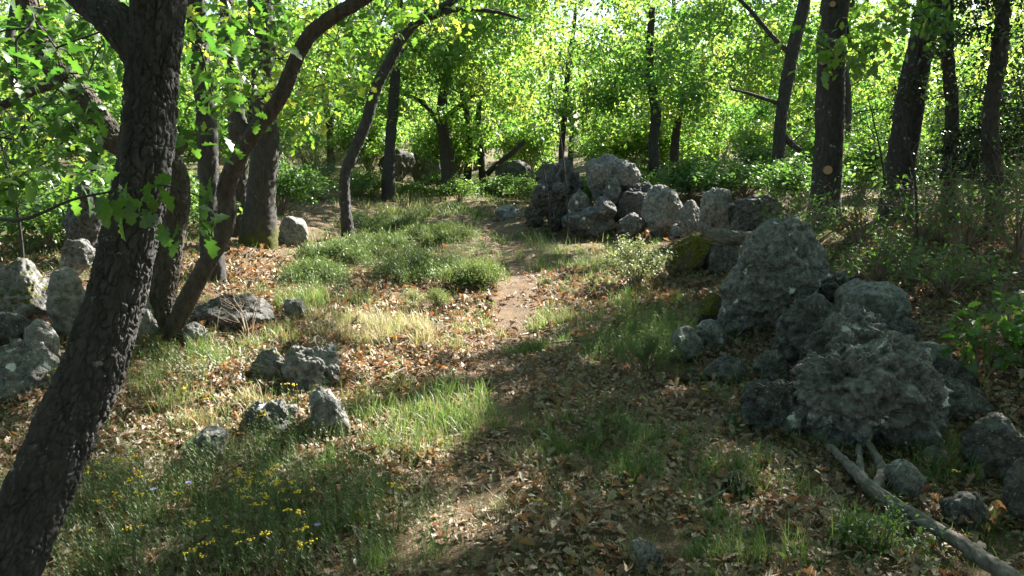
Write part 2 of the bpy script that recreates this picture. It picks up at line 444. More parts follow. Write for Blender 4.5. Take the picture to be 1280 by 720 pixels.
def branchwork(nodes, tips, r0=.02, seg=5, wob=.12, cost_up=0.0):
    """Branches that join every foliage tip to the nearest wood. nodes: (pos, radius) of existing wood."""
    NP = [np.asarray(a, float) for a, _ in nodes]; NR = [b for _, b in nodes]
    out = []
    base = np.array(NP)
    order = np.argsort([np.min(((base - t) ** 2).sum(1)) for t in tips])
    for i in order:
        t = tips[i]
        A = np.array(NP)
        d = np.linalg.norm(A - t, axis=1) + np.maximum(0, A[:, 2] - t[2] - .1) * .8
        k = int(np.argmin(d)); a = A[k]; ln = np.linalg.norm(t - a)
        if ln < .05: continue
        n = 3 if ln < 1.2 else 5
        f = np.linspace(0, 1, n + 1)[:, None]
        pts = a + (t - a) * f + rng.normal(0, wob * ln / n, (n + 1, 3)) * np.sin(f * 3.14) 
        pts[:, 2] += .10 * ln * np.sin(f[:, 0] * 3.14)
        ra = min(NR[k] * .75, r0 * (.35 + .35 * ln)); rad = np.linspace(max(ra, .005), .0035, n + 1)
        out.append(tube(pts, rad, ln / n / 1.5, seg))
        for q, r in zip(pts[1:], rad[1:]): NP.append(q); NR.append(r)
    return out
def clump(tips, per, rad, flat=.6):
    c = np.repeat(tips, per, 0)
    d = rng.normal(0, 1, c.shape); d /= np.linalg.norm(d, axis=1)[:, None]
    d *= (rng.random(len(c)) ** .5)[:, None] * rad * np.repeat(rng.uniform(.6, 1.25, len(tips)), per)[:, None]
    d[:, 2] *= flat
    return c + d
def ell(c, r, n, hollow=.35):
    d = rng.normal(0, 1, (n, 3)); d /= np.linalg.norm(d, axis=1)[:, None]
    return np.asarray(c) + d * (hollow + (1 - hollow) * rng.random((n, 1)) ** .5) * np.asarray(r)
def tree(name, stems, label, tips=None, per=45, crad=.38, lsize=.1, tpls=T_MID, mat=M_BARK, lmat=M_OAK, step=.02, seg=40, bark=.012, cell=.03,
         group=None, cat_='tree', cull=True, r0=.03, lump=.06, tilt=.55, minz=.9, flat=.6, seed=1, extra=None):
    """stems: list of (points, radii) in world space; the first starts at the tree's foot."""
    base = np.array(stems[0][0][0], float)
    root = link(name, None, loc=base); tag(root, label, cat_, group)
    wood, nodes = [], []
    for i, (p, r) in enumerate(stems):
        big = max(r) > .035
        wood.append(tube(p, r, step if big else step * 2, seg if i == 0 else max(8, int(seg * max(r) / max(stems[0][1]))), bark * min(1, max(r) / .1) if big else 0, cell, seed * 13 + i, lump))
        sp, sr = spline(p, r, .15)
        nodes += [(a, b) for a, b in zip(sp, sr) if a[2] - base[2] > minz]
    if tips is not None and len(tips):
        if cull:
            tips = tips[sun_keep(tips)]
        wood += branchwork(nodes, tips, r0)
    V, T, A = cat(wood)
    tr = link('trunk', mesh('trunk', V - base, T, mat), root)
    if tips is not None and len(tips):
        P = clump(tips, per, crad, flat)
        if cull: P = P[sun_keep(P)]
        cl = fbm(P * 1.1 + seed, 2, 77)  # clump tone: bright sun highlights and darker masses put into the leaf colour
        L_ = leaves(P, lsize, tpls, tilt, rb=np.clip(.5 + .42 * cl, .08, .95))
        if extra is not None: L_ = cat([L_, extra])
        link('crown', mesh('crown', L_[0] - base, L_[1], lmat, True, {'rnd': L_[2]}), root)
    return root
def px_stem(pts, depths, r_px):
    """(px, py) trace of a stem with its distances and half widths in photo pixels -> world points and radii."""
    P = [Pd(x, y, d) for (x, y), d in zip(pts, depths)]
    return P, [.93 * w * d / F for w, d in zip(r_px, depths)]

# ------------------------------------------------------------------ ground
def axis(lim, fine, far, n1, n2):
    a = np.linspace(-fine, fine, n1); b = fine + (lim - fine) * (np.linspace(0, 1, n2 + 1)[1:] ** 2.2)
    return a, b
xs_f = np.arange(-6, 6.001, .035); xe = 6 + 400 * (np.linspace(0, 1, 60)[1:] ** 2.6)
xs = np.concatenate([-xe[::-1], xs_f, xe])
ys_f = np.arange(1.2, 12, .035); ym = np.arange(12, 30, .12); ye = 30 + 420 * (np.linspace(0, 1, 60) ** 2.2); yb = 1.2 - 120 * (np.linspace(0, 1, 30)[1:] ** 2.2)
ys = np.concatenate([yb[::-1], ys_f, ym, ye])
X, Y = np.meshgrid(xs, ys)
Z = G(X, Y)
nx, ny = len(xs), len(ys)
i = np.arange(ny - 1)[:, None] * nx; j = np.arange(nx - 1)[None]
gq = np.stack([i + j, i + j + 1, i + nx + j + 1, i + nx + j], 2).reshape(-1, 4)
g = link('ground', mesh('ground', np.stack([X, Y, Z], 2).reshape(-1, 3), gq, M_SOIL))
tag(g, kind='structure')

# ------------------------------------------------------------------ rocks
_ico = {}
ROCKS = []
def ico(s):
    if s not in _ico:
        bm = bmesh.new(); bmesh.ops.create_icosphere(bm, subdivisions=s, radius=1)
        bm.verts.ensure_lookup_table()
        _ico[s] = (np.array([v.co[:] for v in bm.verts]), np.array([[v.index for v in f.verts] for f in bm.faces])); bm.free()
    return _ico[s]
def rock(box, label, mat=M_ROCK, style='rough', sub=6, dr=.9, d=None, sil=None, seed=None, group=None, name='rock', sink=.3, yaw=0, catg='rock', lift=0):
    x0, y0, x1, y1 = box
    seed = seed if seed is not None else int(x0 * 7 + y0 * 13) % 9973
    r2 = np.random.default_rng(seed)
    if d is None:
        b = Pg((x0 + x1) / 2, y1)
        dist = b[1]
    else:
        b = Pd((x0 + x1) / 2, y1, d); dist = d
    w = (x1 - x0) * dist / F; h = (y1 - y0) * dist / F
    D, T = ico(sub)
    nrm = r2.normal(0, 1, (13, 3)); nrm /= np.linalg.norm(nrm, axis=1)[:, None]
    off = r2.uniform(.62, 1.0, 13)
    k = 20
    q = (np.maximum(D @ nrm.T, 0) / off) ** k
    r = 1 / np.maximum(q.sum(1), .35) ** (1 / k)
    V = D * r[:, None]
    if sil is not None:
        s = np.array(sil, float); c = np.array([(x0 + x1) / 2, (y0 + y1) / 2])
        s = (s - c) * (1, -1)
        ang = np.arctan2(D[:, 2], D[:, 0]); rad = np.zeros(len(D))
        n = len(s)
        for m_ in range(n):
            a, e = s[m_], s[(m_ + 1) % n] - s[m_]
            dx, dz = np.cos(ang), np.sin(ang)
            den = dx * e[1] - dz * e[0]; den = np.where(np.abs(den) < 1e-9, 1e-9, den)
            tt = (a[0] * e[1] - a[1] * e[0]) / den; uu = (a[0] * dz - a[1] * dx) / den
            ok = (uu >= 0) & (uu <= 1) & (tt > 0); rad = np.where(ok, np.maximum(rad, tt), rad)
        rad = np.where(rad == 0, np.mean(np.linalg.norm(s, axis=1)), rad)
        rx = np.sqrt(D[:, 0] ** 2 + D[:, 2] ** 2) ** .8
        fr = .55 + .45 * r
        V = np.stack([np.cos(ang) * rad * rx / ((x1 - x0) / 2), D[:, 1] * fr, np.sin(ang) * rad * rx / ((y1 - y0) / 2)], 1)
    else:
        V = V / np.abs(V).max(0)
    size = max(w, h)
    hh = h * (1 + sink)
    V = V * np.array([w / 2, w * dr / 2, (h if sil is not None else hh) / 2])
    if sil is not None:                     # extend the foot into the ground
        V[:, 2] = np.where(V[:, 2] < -h * .3, -h * .3 + (V[:, 2] + h * .3) * (1 + sink * 3), V[:, 2])
    so_ = r2.uniform(0, 50, 3)
    Pn = V / size + so_
    N_ = D / np.array([1, dr, 1]); N_ /= np.linalg.norm(N_, axis=1)[:, None]
    if style == 'smooth': disp = .05 * fbm(Pn * 3, 5, seed) - .02 * (1 - np.abs(noise(Pn * 5, seed + 3))) ** 3
    else:
        am = {'rough': .055, 'pitted': .05}[style]
        rid = 1 - np.abs(fbm(Pn * 3.1, 4, seed))
        f1, f2, _ = worley(Pn * (5 if style == 'rough' else 7.5) + .35 * noise(Pn * 6, seed + 1)[:, None], seed)
        g1, g2, _ = worley(Pn * 17, seed + 5)
        wq = {'rough': 1, 'pitted': 1.5}[style]
        e1, e2, ec = worley(Pn * 3.2 + .3 * noise(Pn * 4, seed + 11)[:, None], seed + 12)
        crev = sstep(0, .22, e2 - e1)
        if style == 'pitted':
            c1, c2, _ = worley(Pn * 4.2 + .5 * np.stack([noise(Pn * 5, seed + 30 + k_) for k_ in range(3)], 1), seed + 31)
            big = -.10 * (1 - sstep(.12, .55, c1)) + .09 * (1 - np.abs(fbm(Pn * 2.1, 5, seed + 33))) - .05 + .03 * fbm(Pn * 12, 4, seed + 34, .65)
        else: big = 0
        disp = big + ({'rough': .012, 'pitted': .02}[style]) * (crev * (.6 + .9 * ec) - .8) + am * (rid - .7) + .032 * fbm(Pn * 7, 4, seed + 2) - .05 * wq * (1 - sstep(.05, .42, f1)) * (noise(Pn * 2.3, seed + 4) > -.1) - .016 * wq * (1 - sstep(.15, .5, g1)) + .007 * fbm(Pn * 30, 3, seed + 8)
    V = V + N_ * (disp * size)[:, None]
    az = math.atan2(b[0], b[1])
    o = link(name, mesh(name, V + np.array([0, 0, hh / 2 if sil is None else h / 2]), T, mat), loc=(b[0] + math.sin(az) * w * dr * .42, b[1] + math.cos(az) * w * dr * .42, b[2] - (h * sink if sil is None else 0) + lift))
    o.rotation_euler = (0, 0, -az + yaw)
    # keep the apparent size after moving it back by half its depth
    sc = 1 + w * dr * .42 / dist
    o.scale = (sc, 1, sc)
    ROCKS.append((o.location.x, o.location.y, w / 2 * sc, w * dr / 2, az))
    return tag(o, label, catg, group)

BG_ = 'boulders of the bank beside the path'
rock((893, 276, 1024, 426), 'big leaning grey boulder with white lichen spots, tallest on the bank', M_ROCK, 'rough', 7, .8, group=BG_,
     sil=[(893, 420), (905, 385), (897, 370), (917, 330), (930, 300), (960, 280), (985, 276), (1003, 292), (1018, 320), (1024, 350), (1008, 375), (1000, 400), (985, 414), (950, 412), (925, 420), (905, 426)])
rock((1042, 354, 1131, 412), 'smooth pale flat topped rock just behind the pitted mass on the bank', M_ROCKP, 'smooth', 6, .9, group=BG_, d=5.9,
     sil=[(1042, 400), (1046, 372), (1070, 356), (1105, 354), (1126, 368), (1131, 390), (1120, 408), (1080, 412)])
rock((965, 378, 1090, 480), 'dark crumbly rock between the big leaning boulder and the smooth pale rock', M_ROCKD, 'pitted', 6, .9, group=BG_, d=5.3)
rock((970, 426, 1165, 570), 'huge deeply pitted grey rock at the front of the bank, above the dead branch', M_ROCK, 'pitted', 7, .75, group=BG_,
     sil=[(970, 560), (985, 520), (992, 485), (1010, 462), (1045, 450), (1070, 432), (1105, 430), (1130, 448), (1150, 475), (1165, 510), (1160, 548), (1120, 563), (1060, 570), (1000, 566)])
rock((1128, 427, 1212, 500), 'rounded grey rock with pale top leaning against the huge pitted rock', M_ROCKP, 'smooth', 6, .9, group=BG_, d=4.75)
rock((1148, 478, 1234, 552), 'dark undercut rock below the rounded pale topped rock', M_ROCKD, 'rough', 6, .9, group=BG_, d=4.15)
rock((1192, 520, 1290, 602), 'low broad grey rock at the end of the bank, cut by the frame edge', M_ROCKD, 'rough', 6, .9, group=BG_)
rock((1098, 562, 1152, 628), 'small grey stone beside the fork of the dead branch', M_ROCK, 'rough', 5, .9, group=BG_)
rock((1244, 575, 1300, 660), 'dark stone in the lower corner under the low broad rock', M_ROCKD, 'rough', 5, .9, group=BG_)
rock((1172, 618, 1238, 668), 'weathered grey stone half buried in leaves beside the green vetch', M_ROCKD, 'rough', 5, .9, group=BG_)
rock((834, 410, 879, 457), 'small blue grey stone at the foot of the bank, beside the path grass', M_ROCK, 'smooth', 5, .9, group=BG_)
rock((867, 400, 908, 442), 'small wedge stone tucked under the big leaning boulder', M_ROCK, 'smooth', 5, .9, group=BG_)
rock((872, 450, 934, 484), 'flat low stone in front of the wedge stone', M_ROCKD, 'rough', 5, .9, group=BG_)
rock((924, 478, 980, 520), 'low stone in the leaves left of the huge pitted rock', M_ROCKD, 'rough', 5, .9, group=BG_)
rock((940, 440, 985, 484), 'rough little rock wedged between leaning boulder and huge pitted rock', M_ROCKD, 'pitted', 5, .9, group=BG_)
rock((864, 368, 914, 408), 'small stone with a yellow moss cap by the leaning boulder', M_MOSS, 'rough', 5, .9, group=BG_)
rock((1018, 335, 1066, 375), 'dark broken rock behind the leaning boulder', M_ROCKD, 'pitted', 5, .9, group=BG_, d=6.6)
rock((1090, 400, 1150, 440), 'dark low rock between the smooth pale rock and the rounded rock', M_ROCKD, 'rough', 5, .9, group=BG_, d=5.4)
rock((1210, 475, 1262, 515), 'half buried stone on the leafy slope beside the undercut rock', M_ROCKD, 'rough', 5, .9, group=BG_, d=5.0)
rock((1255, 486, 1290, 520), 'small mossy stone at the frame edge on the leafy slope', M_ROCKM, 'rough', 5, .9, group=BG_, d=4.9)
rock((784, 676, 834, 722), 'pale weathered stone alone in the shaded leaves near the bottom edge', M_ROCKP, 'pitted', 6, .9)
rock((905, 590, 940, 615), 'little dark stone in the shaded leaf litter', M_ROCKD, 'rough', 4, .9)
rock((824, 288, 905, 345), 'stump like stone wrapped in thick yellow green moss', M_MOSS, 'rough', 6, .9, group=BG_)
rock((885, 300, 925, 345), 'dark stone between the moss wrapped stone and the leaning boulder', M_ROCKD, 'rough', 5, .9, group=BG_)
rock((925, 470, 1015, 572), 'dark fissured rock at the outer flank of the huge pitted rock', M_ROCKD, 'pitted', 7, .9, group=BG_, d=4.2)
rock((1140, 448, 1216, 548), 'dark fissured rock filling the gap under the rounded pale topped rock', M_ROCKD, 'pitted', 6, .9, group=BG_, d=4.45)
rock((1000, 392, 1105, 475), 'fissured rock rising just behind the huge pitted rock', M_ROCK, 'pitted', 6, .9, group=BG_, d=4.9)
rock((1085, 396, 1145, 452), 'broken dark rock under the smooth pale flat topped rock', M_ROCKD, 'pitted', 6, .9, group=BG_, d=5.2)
CG_ = 'stones of the cairn beside the far path'
rock((728, 195, 799, 254), 'large blocky pale stone crowning the cairn', M_ROCKP, 'rough', 6, .9, d=13.5, group=CG_,
     sil=[(748, 254), (736, 236), (729, 212), (738, 200), (760, 196), (775, 202), (793, 206), (799, 222), (786, 240), (768, 250)])
rock((668, 205, 740, 262), 'dark hollow stone behind the crowning stone of the cairn', M_ROCKD, 'pitted', 5, .9, d=14.3, group=CG_)
rock((706, 236, 737, 266), 'small rounded stone under the edge of the crowning stone', M_ROCK, 'smooth', 5, .9, d=13.2, group=CG_)
rock((765, 222, 832, 276), 'dark slab leaning against the crowning stone of the cairn', M_ROCKD, 'rough', 6, .8, d=13.2, group=CG_)
rock((797, 234, 853, 290), 'pale speckled boulder at the near end of the cairn', M_ROCKP, 'rough', 6, .9, d=12.4, group=CG_)
rock((700, 254, 772, 290), 'broad grey base stone of the cairn under the small rounded stone', M_ROCK, 'rough', 5, .9, d=12.9, group=CG_)
rock((772, 260, 808, 294), 'grey triangular stone filling the foot of the cairn', M_ROCK, 'rough', 5, .9, d=12.5, group=CG_)
rock((742, 246, 772, 270), 'small brown stone wedged in the middle of the cairn', M_ROCK, 'rough', 5, .9, d=12.9, group=CG_)
for k, (bx, lb) in enumerate([((664, 232, 690, 256), 'upper dark rubble stone spilling from the cairn'), ((655, 250, 684, 276), 'outermost dark rubble stone of the cairn'),
                              ((680, 250, 712, 282), 'dark rubble stone touching the base stone of the cairn'), ((690, 228, 712, 248), 'dark rubble stone under the hollow stone')]):
    rock(bx, lb, M_ROCKD, 'pitted', 5, .9, d=13.4, group=CG_)
rock((614, 257, 652, 275), 'flat pale stone lying alone on the far path edge', M_ROCKP, 'smooth', 5, .9)
rock((873, 236, 918, 282), 'upright lichen covered slab between cairn and leaning boulder', M_ROCKP, 'rough', 6, .6, d=10.5,
     sil=[(873, 282), (876, 245), (890, 236), (908, 238), (918, 262), (916, 282)])
rock((846, 252, 880, 290), 'grey stone beside the upright lichen slab', M_ROCK, 'rough', 5, .9, d=11)
rock((905, 246, 985, 290), 'long dark outcrop behind the leaning boulder', M_ROCKD, 'rough', 6, .8, d=10)
LG_ = 'rocks of the old wall behind the leaning oak'
rock((-8, 328, 78, 402), 'large rounded rock with a moss cap behind the leaning oak', M_ROCKM, 'rough', 6, .9, group=LG_, d=5.7)
rock((68, 328, 122, 418), 'tall pale rock between the moss capped rock and the leaning oak', M_ROCKP, 'smooth', 6, .9, group=LG_, d=5.6)
rock((32, 396, 74, 446), 'pointed sharp edged stone below the moss capped rock', M_ROCKP, 'smooth', 5, .8, d=5.1, group=LG_,
     sil=[(32, 440), (36, 410), (52, 397), (62, 406), (73, 425), (74, 446)])
rock((-20, 430, 78, 506), 'wide grey rock at the foot of the old wall, below the pointed stone', M_ROCK, 'rough', 6, .9, d=4.7, group=LG_)
rock((-20, 385, 40, 440), 'dark rock at the frame edge between moss capped and wide rocks', M_ROCKD, 'rough', 5, .9, d=5.4, group=LG_)
rock((78, 296, 122, 338), 'grey rock seen above the tall pale rock beside the oak', M_ROCK, 'rough', 5, .9, d=7, group=LG_)
rock((84, 225, 132, 305), 'dark tall outcrop in the shade behind the leaning oak', M_ROCKD, 'rough', 5, .9, d=8.5, group=LG_)
rock((164, 360, 204, 440), 'bright upright slab between the leaning oak and the double oak', M_ROCKP, 'smooth', 6, .7, d=5.9, group=LG_,
     sil=[(166, 440), (170, 372), (178, 360), (190, 370), (204, 420), (202, 440)])
rock((202, 362, 228, 420), 'grey stone behind the foot of the double oak', M_ROCK, 'rough', 5, .8, d=7, group=LG_)
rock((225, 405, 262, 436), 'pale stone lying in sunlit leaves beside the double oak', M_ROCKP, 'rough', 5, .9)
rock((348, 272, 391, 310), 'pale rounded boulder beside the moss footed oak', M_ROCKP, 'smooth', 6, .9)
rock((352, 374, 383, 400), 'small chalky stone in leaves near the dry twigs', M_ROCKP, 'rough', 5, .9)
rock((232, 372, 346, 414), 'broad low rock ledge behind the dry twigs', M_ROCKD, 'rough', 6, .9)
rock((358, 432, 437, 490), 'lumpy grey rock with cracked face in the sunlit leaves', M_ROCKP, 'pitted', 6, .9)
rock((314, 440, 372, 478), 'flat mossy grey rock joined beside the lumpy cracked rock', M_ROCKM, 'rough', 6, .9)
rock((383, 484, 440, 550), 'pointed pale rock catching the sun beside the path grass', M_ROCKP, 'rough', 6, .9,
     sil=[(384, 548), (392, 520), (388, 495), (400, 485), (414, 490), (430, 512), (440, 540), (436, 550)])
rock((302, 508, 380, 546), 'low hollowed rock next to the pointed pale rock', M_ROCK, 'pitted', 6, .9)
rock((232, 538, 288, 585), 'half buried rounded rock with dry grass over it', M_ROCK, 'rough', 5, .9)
for bx, lb, dd in [((730, 268, 752, 284), 'fist sized stone lying before the base stone of the cairn', None), ((812, 283, 834, 299), 'little stone under the pale speckled cairn boulder', None), ((838, 278, 862, 298), 'little grey stone under the upright lichen slab', None),
                   ((752, 222, 776, 252), 'thin shard leaning under the crowning stone', 13.3), ((656, 270, 676, 284), 'outlying pebble sized stone beside the cairn rubble', None)]:
    rock(bx, lb, M_ROCK, 'rough', 5, .9, d=dd, group=CG_)
for bx, lb in [((852, 462, 876, 480), 'little stone beside the flat low stone of the bank'), ((905, 520, 930, 538), 'little stone in leaves below the dark fissured flank'), ((1062, 590, 1092, 612), 'little stone between the two prongs of the dead branch'),
               ((1150, 560, 1190, 592), 'angular little rock under the low broad grey rock'), ((1228, 440, 1256, 460), 'little stone high on the leafy slope'), ((284, 470, 306, 486), 'little pale stone in the sunlit leaves'), ((440, 470, 458, 482), 'little stone between lumpy rock and path')]:
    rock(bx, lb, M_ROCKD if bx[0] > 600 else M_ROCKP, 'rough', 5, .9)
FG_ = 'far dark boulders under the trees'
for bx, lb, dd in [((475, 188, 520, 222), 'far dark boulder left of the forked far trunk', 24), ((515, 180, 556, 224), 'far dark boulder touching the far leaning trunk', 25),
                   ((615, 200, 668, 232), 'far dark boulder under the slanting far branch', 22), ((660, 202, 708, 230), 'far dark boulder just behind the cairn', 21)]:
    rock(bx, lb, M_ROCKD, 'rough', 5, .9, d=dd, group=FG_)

# ------------------------------------------------------------------ trees
def foot(pts, depths, r, flare=1.35):
    """continue a traced stem down into the ground below its lowest point"""
    return pts, depths, r
# front leaning oak
P, r = px_stem([(-40, 800), (0, 720), (55, 600), (100, 500), (137, 400), (162, 300), (182, 200), (190, 100), (198, 0), (206, -150), (235, -330)],
               [2.45, 2.5, 2.57, 2.63, 2.68, 2.72, 2.75, 2.78, 2.8, 2.85, 2.95], [51, 47, 43, 40, 37, 34, 31, 31, 31, 28, 22])
rs = np.random.default_rng(5)
lim, lr = px_stem([(185, 75), (150, 32), (105, -5), (40, -60), (-60, -130)], [2.79, 2.82, 2.95, 3.2, 3.6], [27, 24, 20, 17, 12])
tw, twr = px_stem([(-60, 260), (20, 275), (90, 250), (150, 238), (205, 232), (262, 250)], [2.7, 2.45, 2.35, 2.3, 2.28, 2.25], [3, 2.4, 1.8, 1.4, 1.2, .8])
tips = np.array([Pd(x, y, d) for x, y, d in [(30, 40, 3.4), (70, 60, 3.6), (110, 95, 3.9), (20, 100, 3.4), (60, 130, 4), (100, 165, 4), (20, 175, 3.7), (55, 205, 4), (10, 235, 3.8), (85, 215, 4.3), (130, 120, 4.3),
        (250, 60, 3.6), (265, 120, 3.9), (245, 170, 4.1), (-30, 60, 3.5), (-40, 180, 3.7), (280, 20, 3.8), (100, 20, 3.8), (50, 10, 3.6), (140, 60, 4.2)]])
up = ell((-1.0, 3.4, 5.0), (3.0, 2.6, 1.4), 150)
sprig = np.array([Pd(x + rng.normal(0, 4), y + rng.normal(0, 4), d) for x, y, d in [(125, 240, 2.35), (150, 228, 2.3), (165, 255, 2.28), (150, 268, 2.3), (185, 232, 2.28), (180, 262, 2.26), (205, 250, 2.3), (215, 215, 2.3), (220, 280, 2.25),
        (240, 265, 2.25), (236, 300, 2.22), (262, 236, 2.25), (268, 262, 2.25), (250, 225, 2.3), (110, 225, 2.4), (200, 272, 2.25), (140, 250, 2.3), (172, 240, 2.26), (255, 285, 2.22)]])
sprig = np.vstack([sprig, sprig + rng.normal(0, .03, sprig.shape)])
ex = leaves(sprig, .075, T_NEAR, .6, -.75, .3, .35)
tree('leaning_oak', [(P, r), (lim, lr), (tw, twr)], 'dark thick leaning oak trunk with furrowed bark, nearest to the viewer', np.vstack([tips, up]), 26, .27, .085, T_NEAR,
     M_BARK, M_OAK, .0045, 220, .011, .0215, minz=1.6, flat=.7, seed=3, extra=ex)
# double oak: one stem leans back behind the front oak, the other arches towards the path
b2 = Pg(208, 428)
d0 = b2[1]
P1 = [b2 - (0, 0, .1)] + [Pd(x, y, d0 + k) for x, y, k in [(203, 380, .1), (212, 310, .15), (222, 240, .2), (212, 205, .25), (180, 190, .3), (140, 172, .3), (100, 120, .3), (68, 82, .3), (40, 25, .35), (20, -60, .4), (10, -200, .5)]]
r1 = [w * d0 / F for w in (19, 17, 16, 15, 15, 15, 17, 16, 14, 13, 11, 7)]
P2 = [Pd(x, y, d0 - k) for x, y, k in [(210, 432, 0), (222, 400, .05), (247, 350, .1), (275, 300, .15), (284, 268, .15), (283, 235, .15), (297, 200, .2), (322, 160, .25), (350, 122, .3), (374, 65, .35), (400, 32, .4), (462, -8, .5), (540, -70, .6)]]
r2_ = [.88 * w * d0 / F for w in (14, 13, 12, 11.5, 12, 12, 11, 10, 9.5, 9, 9, 8, 6)]
P3 = [Pd(x, y, d0 + .3) for x, y in [(80, 98), (45, 112), (0, 133), (-50, 150)]]
tips = np.array([Pd(x, y, d) for x, y, d in [(300, 40, 6), (340, 30, 6.3), (300, 90, 6.5), (330, 75, 6.2), (365, 20, 6), (400, 80, 6.4), (420, 50, 6), (390, 110, 6.6), (440, 20, 5.8), (285, 130, 6.6), (310, 115, 6), (250, 20, 6.5),
        (360, 150, 6.8), (410, 130, 7), (340, 100, 7), (270, 70, 6.8), (20, 150, 6.4), (60, 170, 6.6), (10, 60, 6.3), (100, 60, 6.6), (50, 100, 6.7), (110, 190, 6.8), (20, 210, 6.4), (430, 100, 6.8), (475, 30, 6), (500, -10, 6), (330, 0, 6)]])
up = np.vstack([ell((-2.4, 6.6, 4.7), (2.4, 2.0, 1.3), 110), ell((-.9, 6.2, 4.5), (1.3, 1.3, 1.0), 30)])
tree('double_oak', [(P1, r1), (P2, r2_), (P3, [.05, .04, .03, .02])], 'oak with two curved stems from one foot, one arching over towards the path', np.vstack([tips, up]), 36, .36, .09, T_NEAR,
     M_BARKW, M_OAK, .008, 120, .011, .024, minz=1.3, seed=5)

def oak(pts, d, w, label, crown, n, name='oak_tree', dz=None, limbs=(), mat=M_BARK, group=None, step=.03, seg=30, per=45, lsize=.1, crad=.4, lmat=M_OAK, tpls=T_MID, r0=.03, bark=.012, **kw):
    ds = [d + (dz or 0) * k / max(1, len(pts) - 1) for k in range(len(pts))]
    P, r = px_stem(pts, ds, w)
    gz = G(P[0][0], P[0][1])
    P = [np.array([P[0][0], P[0][1], float(gz) - .12])] + P[1:] if P[0][2] - gz < .4 else [np.array([P[0][0], P[0][1], float(gz) - .12])] + P
    r = [r[0] * 1.25] + (r[1:] if len(r) == len(P) else r)
    st = [(P, r)]
    for lp, lw in limbs:
        st.append(px_stem(lp, [d] * len(lp), lw))
    tips = []
    for c in crown:
        if len(c) == 3: tips.append(np.array([Pd(x, y, dd) for x, y, dd in c[2]]))
        else: tips.append(ell(c[0], c[1], c[2]) if False else None)
    return st
def mk(pts, d, w, label, ells=(), pxt=(), limbs=(), name='oak_tree', **kw):
    P, r = px_stem(pts, [d] * len(pts), w)
    gz = float(G(P[0][0], P[0][1]))
    q = np.array([P[0][0], P[0][1], gz - .12])
    if P[0][2] > gz + .25: P = [q] + P; r = [r[0] * 1.2] + r
    else: P[0] = q; r[0] *= 1.2
    st = [(P, r)] + [px_stem(lp, [d] * len(lp), lw) for lp, lw in limbs]
    tips = [ell(c, rr, n) for c, rr, n in ells]
    if len(pxt): tips.append(np.array([Pd(x, y, dd) for x, y, dd in pxt]))
    return tree(name, st, label, np.vstack(tips) if tips else None, **kw)
# trees at mid distance
mk([(264, 320), (262, 240), (258, 150), (248, 50), (240, -60), (236, -160)], 8.6, [14, 12.5, 12, 12, 11, 8], 'straight grey barked oak standing behind the arching stem',
   [((-3.6, 9, 5.2), (2, 1.8, 1.5), 40)], [(250, 90, 8.6), (225, 40, 8.5), (275, 60, 8.9), (300, 20, 8.7), (230, 140, 8.9), (285, 100, 9)], lsize=.1, seed=7)
mk([(322, 332), (326, 250), (332, 170), (330, 90), (325, 0), (322, -120)], 10.4, [23, 19, 17, 16, 15, 11], 'thick dark oak with a mossy foot',
   [((-3.2, 11, 5.6), (2.2, 2, 1.6), 45)], [(350, 60, 10.5), (380, 130, 10.8), (370, 170, 10.6), (300, 60, 10.8), (400, 30, 10.5)], mat=M_BARKM, limbs=[([(328, 190), (300, 150), (290, 80), (280, 0)], [9, 8, 8, 6])], seed=9)
mk([(298, 320), (299, 250), (297, 180), (293, 110), (285, 30), (280, -80)], 11.0, [13, 12, 11, 10, 9, 7], 'paler oak stem close beside the mossy footed oak',
   [((-4.4, 11.5, 5.5), (1.8, 1.8, 1.3), 25)], [(270, 30, 11.2), (310, 100, 11.4)], mat=M_BARKW, seed=11)
mk([(437, 306), (432, 262), (431, 222), (442, 190), (457, 155), (470, 110), (488, 75), (508, 42), (530, 20), (575, -5), (640, -60)], 12.2, [8, 7, 7, 7.2, 7.2, 7, 6.5, 6, 5, 4, 2.5],
   'slender curving oak with an S bend beside the path', [((-.4, 12.6, 5.8), (2.2, 1.8, 1.2), 30)], [(470, 40, 12.3), (500, 20, 12), (430, 60, 12.6), (540, 10, 12), (590, 5, 12), (450, 90, 12.6), (420, 30, 12.5), (560, 40, 12.6)],
   limbs=[([(520, 28), (570, 12), (620, 15), (655, 25)], [5, 3.5, 2.5, 1.2])], seed=13, step=.02)
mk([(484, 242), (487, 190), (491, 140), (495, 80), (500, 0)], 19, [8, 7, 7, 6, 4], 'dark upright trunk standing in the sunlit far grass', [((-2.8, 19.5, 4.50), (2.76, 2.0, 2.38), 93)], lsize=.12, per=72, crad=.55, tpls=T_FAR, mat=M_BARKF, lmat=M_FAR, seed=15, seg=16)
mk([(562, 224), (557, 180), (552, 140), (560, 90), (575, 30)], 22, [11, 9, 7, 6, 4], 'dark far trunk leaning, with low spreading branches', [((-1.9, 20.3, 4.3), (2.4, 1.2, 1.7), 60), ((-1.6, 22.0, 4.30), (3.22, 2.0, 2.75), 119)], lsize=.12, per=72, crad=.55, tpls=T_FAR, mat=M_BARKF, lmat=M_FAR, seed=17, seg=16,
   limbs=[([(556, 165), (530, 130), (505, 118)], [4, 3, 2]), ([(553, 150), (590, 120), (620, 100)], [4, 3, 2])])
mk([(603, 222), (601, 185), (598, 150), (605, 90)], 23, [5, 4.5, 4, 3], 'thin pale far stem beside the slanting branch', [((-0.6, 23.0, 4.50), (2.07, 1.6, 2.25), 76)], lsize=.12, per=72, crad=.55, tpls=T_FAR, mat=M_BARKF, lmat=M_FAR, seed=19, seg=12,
   limbs=[([(608, 218), (635, 195), (656, 176)], [4, 4, 3])])
